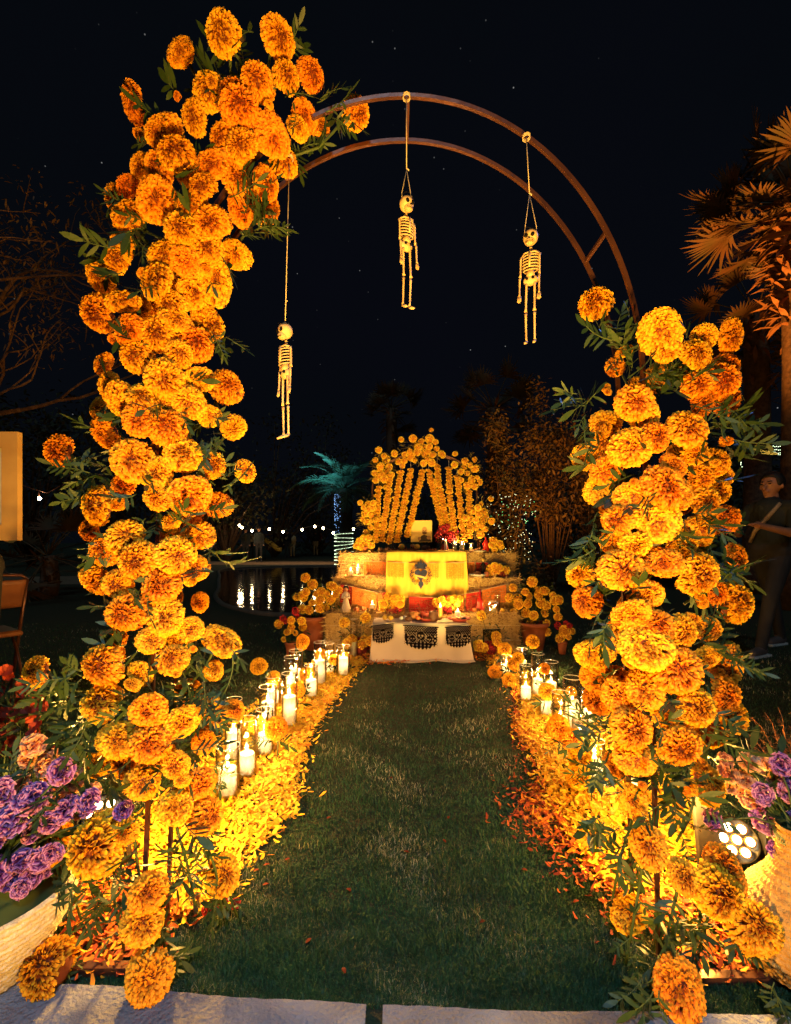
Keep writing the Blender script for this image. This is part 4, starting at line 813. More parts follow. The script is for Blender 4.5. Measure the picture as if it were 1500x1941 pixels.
# ------------------------------------------------------------------ the metal heart on the yellow cloth
hc = P(798, 1088, 4.622); u1 = 4.622/F
ht = thing('tin_heart', 'dark blue tin heart with gold scrolls and a flame crown on the yellow cloth', 'ornament', hc)
def plate(pts, th, m, name, y=0.0):
    b = MB(); n = len(pts); A = [hc+Vector((x*u1, y, -z*u1)) for x, z in pts]; b.add([a+Vector((0, k, 0)) for k in (-th, 0) for a in A], [tuple(range(n)), tuple(range(2*n-1, n-1, -1))]+[(i, i+n, (i+1) % n+n, (i+1) % n) for i in range(n)])
    return b.build(name, m, ht, smooth=False)
hp = []
for i in range(28):
    a = 2*PI*i/28; hp.append((11*math.sin(a)**3*1.0, -(9.5*math.cos(a)-3.8*math.cos(2*a)-1.5*math.cos(3*a)-.6*math.cos(4*a))*1.05+1))
plate([(x*1.22, z*1.14) for x, z in hp], .006, M_GOLD, 'heart_rim', -.002); plate([(x*1.12, z*1.05) for x, z in hp], .008, M_BLUE, 'heart', -.006)
plate([(-11, 1), (11, 6), (11, 9), (-11, 4)], .004, M_GOLD, 'sash', -.015)
for k, (x, h) in enumerate(((-8, 9), (-4.5, 13), (0, 18), (4.5, 13), (8, 9))): plate([(x-2.4, -10), (x-2.8+x*.12, -14-h*.3), (x*1.15, -11-h), (x+2.8+x*.12, -14-h*.3), (x+2.4, -10)], .005, M_BLUE, 'flame_spike', -.010)
plate([(-4, 15), (0, 12), (4, 15), (5, 20), (0, 28), (-5, 20)], .006, M_BLUE, 'pendant', -.008); plate([(-5.2, 15), (0, 10.5), (5.2, 15), (6.4, 20), (0, 30), (-6.4, 20)], .004, M_GOLD, 'pendant_rim', -.003)
for s in (-1, 1):
    for (x, z, r) in ((13, -10, 2.6), (16, -5, 2.8), (17.5, 1, 3), (16.5, 7, 2.8), (14, 12, 2.8), (10.5, 16.5, 2.8), (9, -13, 2.2)):
        b = MB(); b.tube([hc+Vector(((s*x+r*math.cos(g))*u1, -.010, -(z+r*math.sin(g))*u1)) for g in np.linspace(0, 5.2, 10)], .0042, 5); b.build('scroll', M_BLUE if (x*3) % 2 < 1 else M_GOLD, ht)
        b = MB(); b.ball(hc+Vector((s*(x+r*.2)*u1, -.012, -z*u1)), .006, 8, 5); b.build('bead', M_GOLD, ht)

# ------------------------------------------------------------------ altar hoop with flower clusters and garlands
YH = 5.38
AF = [(818,815,4),(761,833,5),(783,831,7),(798,837,6),(815,832,8),(793,848,7),(804,847,5),(814,846,6),(791,857,7),(806,859,8),(820,862,6),(838,861,7),(779,866,7),(767,861,5),(767,873,6),(756,875,6),(763,883,5),(803,878,6),(819,877,7),(810,870,5),(828,850,5),(777,856,5),(826,838,5),(790,843,5),(812,856,5),(786,872,5),
 (718,853,6),(748,860,6),(712,872,5),(728,864,5),(732,871,7),(722,884,7),(738,885,6),(734,895,7),(711,897,6),(721,903,6),(729,908,7),(713,910,6),(743,900,5),(732,924,5),(725,899,5),(720,890,5),
 (863,860,5),(862,881,6),(882,874,6),(900,871,5),(901,888,7),(874,894,6),(886,897,5),(895,909,7),(887,920,7),(900,922,6),(910,914,6),(875,910,5),(880,885,5),(905,905,4),(892,882,5),(870,900,5)]
AL = [(683,953,5),(698,956,6),(708,953,5),(706,962,7),(693,974,7),(706,979,6),(695,989,6),(703,1000,5),(694,1010,6),(712,985,5),(699,965,6),(690,962,5),(702,972,6),(688,984,5),(701,990,5)]
AR = [(931,945,5),(912,956,5),(906,962,6),(917,970,7),(898,970,5),(882,981,7),(902,986,6),(917,986,6),(915,997,6),(932,988,6),(902,1000,6),(920,1003,5),(893,1005,5),(911,1013,7),(908,975,6),(921,979,5),(907,992,5)]
ah = thing('altar_hoop', 'small flowered hoop standing on the top bales with marigold clusters', 'arch', (X(805, YH), YH, ZT))
for dd in (YH, YH+.10):
    b = MB(); a_, b_, zc = X(750+97, dd), .0, CH+.62
    pts = [(X(705, dd), dd, ZT)]+[(X(805, dd)+X(750+99, dd)*math.cos(g), dd, CH+(1025-925)/F*YH+(925-858)/F*YH*math.sin(g)) for g in np.linspace(PI, 0, 25)]+[(X(907, dd), dd, ZT)]
    b.tube(pts, .011, 6); b.build('hoop', M_METAL, ah)
def smallblooms(root, lst, d, meshes=SMALL, face=(0, -1, .1), k=1.12, name='marigold'):
    for i, (x, y, r) in enumerate(lst):
        dd = d+R.uniform(-.07, .03); place(name, R.choice(meshes), P(x, y, dd), orient((face[0]+R.gauss(0, .4), face[1], face[2]+R.gauss(0, .4)), R.uniform(0, 6)), r/F*dd*k, root)
def leafblob(name, root, c, sx, sy, sz, n, m, leaf=.06, w=.014, seed=0, off=None):
    r = random.Random(seed); b = MB()
    for k in range(n):
        v = Vector((r.gauss(0, .5), r.gauss(0, .5), r.gauss(0, .5))); v = v if v.length < 1 else v.normalized()
        b.blade(Vector(c)+Vector((v.x*sx, v.y*sy, v.z*sz)), v+Vector((r.gauss(0, .5), r.gauss(0, .5), r.gauss(0, .5))), (r.gauss(0, 1), r.gauss(0, 1), 1), leaf*r.uniform(.6, 1.2), w, 2, .2)
    return b.build(name, m, root, off)
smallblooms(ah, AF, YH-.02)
for (x, y, sx, sz) in ((795, 855, .22, .13), (725, 888, .12, .18), (888, 895, .12, .20)): o = leafblob('foliage', ah, P(x, y, YH+.02), sx, .08, sz, 240, mat('dry_leaf', (.12, .085, .02), .7, scale=20), .07, .016, int(x)); o['kind'] = 'stuff'
for lst, lab, cx in ((AL, 'upright marigold cluster on the left end of the top bales', 698), (AR, 'upright marigold cluster on the right end of the top bales', 910)):
    q = thing('marigold_cluster', lab, 'flower arrangement', (X(cx, 5.28), 5.28, ZT)); smallblooms(q, lst, 5.26)
    o = leafblob('foliage', q, P(cx, 985, 5.31), .09, .06, .26, 240, MATS['dry_leaf'], .06, .015, cx); o['kind'] = 'stuff'
    b = MB(); b.tube([P(cx, 1046, 5.29), P(cx-2, 955, 5.29)], .008, 6); b.build('stake', M_METAL, q)
GAR = [((718,924),(713,1026),'outermost on the left of the hoop'),((740,900),(724,1024),'second from the left post of the hoop'),((760,895),(738,1028),'third from the left post of the hoop'),((779,890),(752,1026),'fourth from the left, slanting down behind the picture'),((801,893),(772,1016),'left of the dark gap above the portrait'),((813,893),(842,1008),'right of the dark gap above the portrait'),((829,883),(832,921),'short upper length right of the gap, ending in mid air'),((834,929),(853,1008),'lower length hanging beside the red bouquet'),((851,888),(853,933),'short upper length under the right of the hoop'),((853,941),(866,1026),'lower length ending behind the lit candles'),((867,905),(880,1026),'second from the right post of the hoop'),((890,931),(890,1018),'outermost on the right of the hoop')]
for (a, c, lab) in GAR:
    pa, pc = P(*a, YH-.06), P(*c, YH-.13); L = (pc-pa).length; n = max(5, int(L/.030)); t = thing('marigold_garland', 'hanging marigold garland, '+lab, 'garland', pc, 'marigold garlands hung from the altar hoop')
    b = MB(); b.tube([pa+Vector((0, 0, .09)), pa, pc], .0022, 5); b.build('cord', M_STRING, t)
    for k in range(n+1): place('marigold', DISC[k % 3], pa.lerp(pc, k/n)+Vector((R.gauss(0, .003), R.gauss(0, .004), -.012*math.sin(PI*k/n))), (R.gauss(0, .18), R.gauss(0, .18), R.uniform(0, 6)), .038*R.uniform(.88, 1.08), t)

# ------------------------------------------------------------------ offerings
def lathed(name, prof, loc, m, lab, cat, n=20, group=None, **k):
    b = MB(); b.lathe(prof, loc, n, **k); o = b.build(name, m, None); base_origin(o, loc); return tag(o, lab, cat, group)
def on(px, d, z): return Vector((X(px, d), d, z))
def pot_bunch(px, d, z, potr, poth, m, lst, lab, cat='flower pot', meshes=None, potm=True, leafn=60, red=()):
    loc = on(px, d, z); t = thing('marigold_pot', lab, cat, loc)
    if potm:
        b = MB(); b.lathe([(0, 0), (potr*.66, 0), (potr*.86, poth*.55), (potr, poth*.86), (potr*1.10, poth*.87), (potr*1.10, poth), (potr*.95, poth), (potr*.9, poth*.88), (0, poth*.85)], loc, 24); b.build('pot', m, t)
    smallblooms(t, lst, d, meshes or SMALL, (0, -1, .4)); smallblooms(t, red, d, REDB, name='red_bloom')
    xs = [q[0] for q in lst]; ys = [q[1] for q in lst]; c = P(sum(xs)/len(xs), sum(ys)/len(ys)+3, d+.02)
    o = leafblob('foliage', t, c, (max(xs)-min(xs))/F*d*.55+.02, .06, (max(ys)-min(ys))/F*d*.5+.02, leafn, M_LEAF, .05, .013, px); o['kind'] = 'stuff'
    b = MB()
    for q in lst[::2]: b.tube([loc+Vector((0, 0, poth*.8)), P(q[0], q[1], d)], .002, 4)
    b.build('stems', M_STEM, t); return t
# the portrait
pl = P(799, 1007, 5.29); t = thing('portrait_canvas', 'amber portrait print of a bald man in dark clothes propped on the altar', 'portrait', P(799, 1028, 5.29)); w_, h_ = 40/F*5.29, 41/F*5.29
b = MB(); b.box(pl, (w_, .018, h_)); b.build('canvas', M_WHITE, t, smooth=False)
b = MB(); b.box(pl+Vector((0, -.0105, 0)), (w_, .002, h_)); b.build('print', mat('amber_print', (.80, .56, .12), .5, col2=(.72, .46, .10), scale=3), t, smooth=False)
def flatshape(pts, y, m, name, root, c):
    b = MB(); b.add([c+Vector((x/F*5.29, y, -z/F*5.29)) for x, z in pts], [tuple(range(len(pts)))]); return b.build(name, m, root, smooth=False)
ov = lambda cx, cz, rx, rz, n=18: [(cx+rx*math.cos(a), cz+rz*math.sin(a)) for a in np.linspace(0, 2*PI, n, endpoint=False)]
MD = mat('print_dark', (.05, .03, .012), .6); MS = mat('print_skin', (.50, .26, .08), .6); MS2 = mat('print_shade', (.16, .07, .02), .6)
flatshape([(-5, 20), (-3, 12), (1, 8), (5, 6.5), (10, 8), (15, 11), (19.5, 20)], -.0120, MD, 'print_torso', t, pl)
flatshape(ov(6, -1.5, 5.2, 7), -.0125, MS, 'print_head', t, pl); flatshape(ov(6, 3.2, 4.56, 3), -.0130, MS2, 'print_beard', t, pl)
for s in (-2, 2): flatshape(ov(6+s, -1.5, 1.0, .7, 8), -.0134, MD, 'print_eye', t, pl)
flatshape(ov(6, .9, .8, 1.3, 8), -.0134, MS2, 'print_nose', t, pl); flatshape(ov(6, 3.4, 1.8, .5, 8), -.0138, MD, 'print_mouth', t, pl)
flatshape(ov(-4, 14, 3, 3.6), -.0128, MS, 'print_hand', t, pl); flatshape(ov(14, 12, 4, 3.6), -.0128, MS, 'print_hand', t, pl)
# red bouquet
t = thing('red_bouquet', 'bouquet of red celosia right of the portrait', 'flowers', on(843, 5.24, ZT)); smallblooms(t, [(835,1008,6),(842,1003,7),(850,1008,6),(838,1016,6),(847,1016,7),(856,1014,6),(829,1014,5),(853,1022,6),(860,1020,5),(843,1022,6),(836,1000,4),(848,998,5),(866,1008,4),(833,1022,5)], 5.24, REDB, name='red_bloom')
b = MB(); b.lathe([(0, 0), (.03, 0), (.045, .05), (.03, .09), (.035, .10)], on(843, 5.24, ZT), 16); b.build('vase', M_TERRAD, t)
# things on the top row
zt = ZT+.006
for px, r, lab, fr in ((780, .085, 'wide clay plate with two lemons at the left of the top row', 1), (818, .06, 'clay plate in front of the portrait', 0), (908, .075, 'long pale plate at the right end of the top row', 0), (748, .05, 'small dark dish at the left of the yellow cloth', 0)):
    lathed('plate', [(0, .0), (r*.6, 0), (r, .012), (r*1.03, .018), (r*.97, .016), (r*.6, .006), (0, .006)], on(px, 5.12, zt+.018*(735 < px < 880)), M_TERRA if px != 908 else M_WHITE, lab, 'plate')
M_LEM = mat('lemon_skin', (.85, .52, .05), .5, scale=90, bump=.2); M_DARKF = mat('dark_loaf', (.10, .035, .015), .6, col2=(.05, .015, .008), scale=20, bump=.4); M_BREAD = mat('bread_crust', (.42, .18, .05), .6, col2=(.26, .09, .02), scale=18, bump=.4); M_APP = mat('red_apple', (.45, .05, .02), .35, col2=(.6, .22, .04), scale=8)
def fruit(px, d, z, r, m, lab, cat, sc=(1, 1, .92), name='fruit', grp=None):
    loc = on(px, d, z); t = thing(name, lab, cat, loc, grp); b = MB(); b.ball(loc+Vector((0, 0, r*sc[2]*.97)), r, 16, 10, sc); b.build('flesh', m, t)
    b = MB(); b.tube([loc+Vector((0, 0, r*sc[2]*1.85)), loc+Vector((.004, 0, r*sc[2]*2.15))], .002, 5); b.build('stalk', M_STEM, t)
for px, r, m, lab, nm, cat in ((762, .034, M_LEM, 'yellow quince at the left rim of the wide clay plate', 'quince', 'fruit'), (791, .032, M_LEM, 'yellow quince at the right rim of the wide clay plate', 'quince', 'fruit')):
    fruit(px, 5.1, zt+.03, r, m, lab, cat, name=nm)
def sugar_skull(px, d, z, r, lab, m):
    loc = on(px, d, z); t = thing('sugar_skull', lab, 'skull', loc); b = MB(); b.ball(loc+Vector((0, 0, r*1.2)), r, 14, 10, (.9, 1.05, 1)); b.ball(loc+Vector((0, -r*.35, r*.45)), r*.55, 10, 7, (1, .9, .8)); b.build('cranium', m, t)
    b = MB()
    for s in (-1, 1): b.ball(loc+Vector((s*r*.38, -r*.88, r*1.05)), r*.24, 8, 6)
    b.ball(loc+Vector((0, -r*.95, r*.72)), r*.12, 6, 5)
    for j in range(-2, 3): b.tube([loc+Vector((j*r*.14, -r*.84, r*.5)), loc+Vector((j*r*.14, -r*.80, r*.25))], r*.03, 4)
    b.build('sockets', M_BLACK, t)
sugar_skull(783, 5.21, zt+.016, .034, 'small skull with dark eyes left of the portrait', M_BREAD)
def loaf(px, d, z, r, lab, m):
    loc = on(px, d, z); t = thing('bread_loaf', lab, 'bread', loc); b = MB(); b.ball(loc+Vector((0, 0, r*.5)), r, 18, 10, (1, .9, .55)); b.build('crust', m, t)
    for a in (0, PI/2):
        b = MB(); b.tube([loc+Vector((math.cos(a)*r*k*.9, math.sin(a)*r*k*.9, r*.5+r*.58*math.sqrt(max(0, 1-k*k*.9)))) for k in np.linspace(-1, 1, 7)], [r*.12, r*.09, r*.13, r*.09, r*.13, r*.09, r*.12], 7); b.build('bone_strip', m, t)
loaf(765, 5.22, zt+.016, .045, 'dark round loaf left of the small skull', M_DARKF); loaf(807, 5.16, zt+.02, .05, 'dark round loaf in front of the portrait', M_DARKF); loaf(757, 5.3, zt+.016, .04, 'dark loaf at the foot of the third garland', M_DARKF)
loaf(735, 5.16, zt, .042, 'reddish loaf at the left end of the yellow cloth', M_BREAD); loaf(722, 5.22, zt, .036, 'small brown loaf beside the left flower pot', M_BREAD)
# wine glass
loc = on(835, 5.1, zt+.02); t = thing('wine_glass', 'glass of dark red wine in front of the red bouquet', 'glass', loc)
b = MB(); b.lathe([(0, 0), (.030, .002), (.004, .008), (.0035, .070), (.012, .078), (.034, .105), (.036, .130), (.030, .155), (.029, .155), (.034, .130), (.032, .106), (.010, .081), (0, .079)], loc, 20); b.build('bowl', M_GLASS, t)
b = MB(); b.lathe([(0, .081), (.010, .083), (.030, .106), (.033, .124), (0, .124)], loc, 20); b.build('wine', mat('wine', (.05, .002, .006), .1), t)
candle(on(845, 5.12, zt+.018), .016, .10, 'unlit looking cream candle beside the wine glass', 0)
for px, h, r, lab, g in ((862, .075, .013, 'lit votive left of the three candles by the garlands', .12), (876, .070, .020, 'lit votive in the middle of the three candles by the garlands', .13), (893, .045, .016, 'lit votive right of the three candles by the garlands', .11)):
    l = on(px, 5.12-.02*(px == 876), zt); cylinder_glass(l, .028 if px != 893 else .026, (h+.05), 'small glass round the '+lab, 'votive glasses on the top row'); candle(l+Vector((0, 0, .011)), r, h, lab, g*20, group='votives on the top row', fl=.030)
lathed('incense_bottle', [(0, 0), (.034, 0), (.038, .03), (.030, .06), (.036, .085), (.028, .115), (.012, .130), (.009, .165), (0, .168)], on(921, 5.16, zt), mat('red_glaze', (.45, .02, .01), .25), 'red gourd shaped bottle at the right end of the top row', 'bottle')
lathed('red_bottle', [(0, 0), (.022, 0), (.022, .08), (.010, .11), (.008, .15), (0, .15)], on(706, 5.22, zt), M_TERRAD, 'thin dark red bottle right of the left flower pot', 'bottle')
b = MB(); c = on(902, 5.1, zt+.01); b.tube([c+Vector((-.05, 0, 0)), c+Vector((.0, 0, .015)), c+Vector((.05, 0, .045))], [.008, .013, .006], 8); o = b.build('gourd_ladle', M_WOODD, None); base_origin(o, c); tag(o, 'brown wooden ladle leaning right of the three candles', 'ladle')
pot_bunch(691, 5.16, zt, .045, .055, M_TERRA, [(681,1025,6),(689,1020,6),(700,1019,6),(676,1034,6),(684,1037,6),(694,1033,7),(704,1034,6),(697,1025,5),(680,1040,5),(688,1030,6)], 'clay bowl of marigolds at the left end of the top row', leafn=50)
pot_bunch(938, 5.16, zt, .035, .045, M_TERRA, [(936,1024,7),(948,1030,6),(932,1033,6),(941,1038,6),(951,1036,5),(938,1043,5)], 'marigolds in a clay bowl at the right end of the top row', leafn=30)
# middle row
zm = ZM+.004
b = MB(); b.box(on(672, 4.8, zm+.008), (.19, .11, .014)); o = b.build('wooden_board', M_WOOD, None, smooth=False); base_origin(o, on(672, 4.8, zm)); tag(o, 'wooden board under the two candles on the left middle bale', 'board')
candle(on(665, 4.78, zm+.016), .024, .045, 'short white candle burning on the wooden board, nearer the bale end', 5, fl=.036)
candle(on(679, 4.86, zm+.016), .020, .075, 'taller white candle burning on the wooden board', 6, fl=.036)
lathed('food_bowl', [(0, 0), (.05, 0), (.085, .022), (.088, .026), (.08, .024), (.05, .006), (0, .006)], on(906, 4.78, zm), M_WHITE, 'shallow pale bowl on the right middle bale', 'bowl')
loaf(906, 4.79, zm+.010, .035, 'bread in the shallow pale bowl on the right middle bale', M_BREAD)
t = thing('catrina_figurine', 'slim dark figurine with pale skull face and hat on the right middle bale', 'figurine', on(916, 4.86, zm)); l = on(916, 4.86, zm)
b = MB(); b.lathe([(0, 0), (.030, 0), (.020, .05), (.011, .09), (.016, .115), (.013, .135), (.005, .145), (0, .145)], l, 14); b.build('dress', M_BLACK, t)
b = MB(); b.ball(l+Vector((0, 0, .158)), .013, 10, 8); b.build('head', M_BONE, t)
b = MB(); b.lathe([(.0, .0), (.026, .0), (.012, .004), (.010, .014), (0, .015)], l+Vector((0, 0, .166)), 14); b.build('hat', M_LEM, t)
for s in (-1, 1): b = MB(); b.tube([l+Vector((s*.014, 0, .128)), l+Vector((s*.026, -.008, .10)), l+Vector((s*.016, -.020, .085))], [.004, .0035, .003], 6); b.build('arm', M_BLACK, t)
lathed('clay_cup', [(0, 0), (.020, 0), (.024, .05), (.022, .05), (.018, .005), (0, .005)], on(923, 4.78, zm), M_TERRA, 'small clay cup beside the dark figurine', 'cup')
pot_bunch(948, 4.82, zm, .04, .05, M_TERRAD, [(930,1078,7),(938,1073,7),(948,1076,7),(958,1081,8),(950,1092,8),(935,1088,7),(926,1085,6),(942,1083,6)], 'red bowl of marigolds on the right middle bale', red=[(940,1095,5),(932,1097,4),(958,1093,4)])
# bottom row and low table
zb = ZB+.004
t = thing('saint_figurine', 'cream robed angel figurine with dark hair on the bottom left bale', 'figurine', on(656, 4.52, zb)); l = on(656, 4.52, zb)
b = MB(); b.lathe([(0, 0), (.048, 0), (.050, .01), (.034, .07), (.022, .125), (.030, .155), (.026, .18), (.010, .195), (0, .196)], l, 18, wob=lambda a, z: 1+.06*math.sin(7*a)); b.build('robe', M_CLOTHW, t)
b = MB(); b.ball(l+Vector((0, 0, .218)), .024, 12, 9, (.9, .95, 1.1)); b.build('head', M_SKIN, t); b = MB(); b.ball(l+Vector((0, .008, .226)), .028, 12, 9, (1, 1, 1)); b.build('hair', M_HAIR, t)
for s in (-1, 1): b = MB(); b.tube([l+Vector((s*.026, 0, .172)), l+Vector((s*.036, -.02, .135)), l+Vector((s*.006, -.042, .145))], [.011, .010, .007], 7); b.build('arm', M_CLOTHW, t)
lathed('candle_stand', [(0, 0), (.035, 0), (.038, .006), (.006, .012), (.006, .05), (.026, .056), (0, .058)], on(706, 4.5, zb-.02), M_GLASS, 'footed glass stand under the white votive on the left', 'candle stand')
candle(on(706, 4.5, zb+.038), .024, .036, 'square white votive burning on a footed glass at the left', 4, fl=.034)
pot_bunch(742, 4.48, zb-.02, .05, .06, M_TERRAD, [(735,1130,7),(748,1134,7),(727,1144,8),(736,1140,7),(745,1151,8),(758,1144,8),(760,1134,7),(752,1142,6),(727,1152,7)], 'red bowl heaped with marigolds left of the low table', red=[(731,1128,5),(752,1156,5),(757,1155,5)])
pot_bunch(850, 4.48, zb-.02, .05, .06, M_TERRAD, [(828,1142,8),(838,1136,6),(852,1137,7),(861,1135,7),(867,1142,7),(857,1150,7),(846,1146,7),(872,1135,6)], 'red bowl of marigolds behind the tall yellow candle', red=[(843,1132,5),(850,1154,6),(844,1153,5)])
zt2 = ZTab+.010
candle(on(835, 4.24, zt2), .018, .115, 'tall yellow candle burning in the middle of the low table', 6, m=mat('amber_wax', (.80, .48, .10), .45, scale=30, sss=.3), fl=.040)
candle(on(868, 4.38, zt2), .026, .060, 'broad white candle at the right back of the low table', 3, fl=.030)
for px, d, r, m, lab in ((730, 4.28, .024, M_LEM, 'yellow apple at the left corner of the low table'), (741, 4.26, .023, M_LEM, 'yellow apple second from the left corner of the low table'), (761, 4.26, .019, M_WHITE, 'pale fruit beside the yellow apples'), (768, 4.3, .020, M_WHITE, 'pale fruit just left of the dark pot'), (793, 4.26, .023, M_APP, 'red apple in front of the dark pot on the low table'), (676, 4.5, .026, M_APP, 'dark red apple right of the angel figurine'), (690, 4.54, .026, M_APP, 'dark red apple left of the footed glass'), (900, 4.5, .026, M_APP, 'red fruit at the right end of the low table'), (868, 4.46, .020, M_LEM, 'yellow fruit behind the broad white candle'), (953, 4.5, .020, M_LEM, 'yellow fruit beside the right glass cylinder')):
    fruit(px, d, (zt2 if d < 4.42 else zb), r, m, lab, 'fruit')
for px, d, r, m, m2, lab in ((870, 4.23, .105, M_TERRAD, M_BREAD, 'broad red clay dish of food at the right of the low table'), (810, 4.22, .065, M_TERRAD, M_LEM, 'oval dish of yellow food in the middle of the low table')):
    t = thing('food_dish', lab, 'dish', on(px, d, zt2)); b = MB(); b.lathe([(0, 0), (r*.6, 0), (r*.95, .022), (r, .030), (r*.94, .028), (r*.6, .010), (0, .010)], on(px, d, zt2), 24); b.build('dish', m, t)
    for k in range(9):
        a = k*2.4; q = on(px, d, zt2+.022)+Vector((math.cos(a)*r*.5*math.sqrt(k/9), math.sin(a)*r*.5*math.sqrt(k/9), 0)); b = MB(); b.ball(q, r*R.uniform(.16, .26), 8, 6, (1.3, .9, .6), Euler((0, 0, a))); b.build('food_piece', (m2, M_DARKF, M_LEM, M_APP)[k % 4] if r > .1 else m2, t)
loaf(785, 4.32, zt2, .060, 'large brown loaf at the back of the low table', M_BREAD); loaf(775, 4.22, zt2, .036, 'dark roll in front of the large brown loaf', M_DARKF)
lathed('dark_pot', [(0, 0), (.035, 0), (.045, .03), (.044, .07), (.034, .085), (.038, .092), (.030, .09), (.034, .07), (0, .04)], on(822, 4.2, zt2), M_DARKF, 'dark clay mug left of the tall yellow candle', 'mug')
lathed('clay_pot', [(0, 0), (.036, 0), (.048, .03), (.044, .062), (.040, .066), (.036, .06), (0, .04)], on(806, 4.31, zt2), M_TERRAD, 'red clay pot of pale drink behind the oval dish', 'pot')
b = MB(); b.add([P(x, y, 4.16+.02*math.sin(x)) for x, y in ((828, 1178), (842, 1172), (858, 1176), (862, 1184), (846, 1187), (832, 1185))], [(0, 1, 2, 3, 4, 5)]); c = P(845, 1182, 4.16)
o = b.build('napkin', M_CLOTHW, None); base_origin(o, c); o.modifiers.new('t', 'SOLIDIFY').thickness = .004; tag(o, 'crumpled cream napkin at the front edge of the low table', 'napkin')
lathed('guitar_shaped_bottle', [(0, 0), (.040, 0), (.042, .03), (.028, .065), (.034, .09), (.022, .12), (.008, .135), (.007, .21), (0, .212)], on(910, 4.52, zb), mat('red_lacquer', (.40, .012, .01), .3), 'red lacquered bottle with a long neck at the right of the lower bunting', 'bottle', sy=.5)
cylinder_glass(on(933, 4.46, zb), .040, .105, 'wide glass cylinder standing on the bottom right bale'); candle(on(936, 4.48, zb+.011), .018, .030, 'small candle inside the wide glass on the right bale', 1.2)
cylinder_glass(on(943, 4.56, zb), .026, .15, 'slim tall glass cylinder behind the wide one on the right bale')
p = G(671, 1246, 0); cylinder_glass(p+Vector((0, 0, .0)), .034, .345, 'very tall glass cylinder on the petals in front of the bottom left bale')
candle(Vector((p.x, p.y, .012)), .026, .13, 'cream candle inside the very tall glass before the left bale', 1.5)
# standing pots
pot_bunch(685, 4.34, .0, .055, .085, M_TERRAD, [(659,1220,9),(668,1211,8),(687,1221,9),(703,1215,9),(693,1171,9),(653,1180,9),(690,1210,6)], 'small red pot of marigolds between the left glasses and the cream cloth', red=[(680,1213,6),(688,1232,5),(697,1226,5)])
pot_bunch(932, 4.34, .0, .050, .085, M_TERRAD, [(908,1224,10),(941,1207,9),(942,1216,8),(955,1230,11),(913,1167,8),(918,1228,8)], 'small dark red pot of marigolds right of the cream cloth', red=[(925,1222,7),(935,1226,8),(931,1233,7),(940,1228,6),(925,1231,6)])
pot_bunch(594, 4.61, .0, .118, .32, M_TERRA, [(579,1095,8),(593,1108,9),(626,1110,7),(631,1111,8),(580,1122,7),(575,1132,8),(563,1131,7),(573,1128,7),(610,1122,8),(607,1137,9),(627,1137,8),(573,1155,8),(586,1156,8),(607,1153,8),(617,1152,7),(642,1118,7),(600,1126,6),(592,1142,6),(620,1126,6),(636,1128,6)], 'big terracotta pot of marigolds left of the bales', leafn=260)
pot_bunch(1012, 4.56, .0, .130, .27, M_TERRA, [(1009,1103,9),(973,1114,7),(996,1122,7),(1003,1130,7),(966,1133,8),(981,1134,8),(983,1145,9),(1001,1144,8),(1021,1128,8),(1032,1120,8),(1020,1118,6),(1026,1143,9),(1036,1148,8),(1053,1138,9),(1060,1137,8),(1055,1155,6),(997,1162,8),(1012,1167,8),(974,1161,7),(1036,1182,7),(1037,1198,7),(1058,1169,7),(1033,1162,7),(1005,1187,10),(1048,1128,6)], 'big terracotta pot of marigolds right of the bales', leafn=300)
pot_bunch(551, 4.31, .0, .048, .13, M_TERRA, [(529,1183,8),(552,1176,7),(552,1192,8),(572,1177,7),(574,1188,7),(545,1198,6),(538,1212,5),(560,1200,5)], 'small clay pot of orange and red flowers left of the big pot', red=[(560,1160,6),(535,1172,5),(541,1176,5),(566,1170,5)], leafn=60)
pot_bunch(1066, 4.41, .0, .045, .12, M_TERRA, [(1071,1196,10),(1062,1210,8),(1084,1196,6),(1078,1208,5)], 'small clay pot of flowers right of the big pot', red=[(1058,1185,6),(1073,1182,5),(1080,1186,5)], leafn=40)
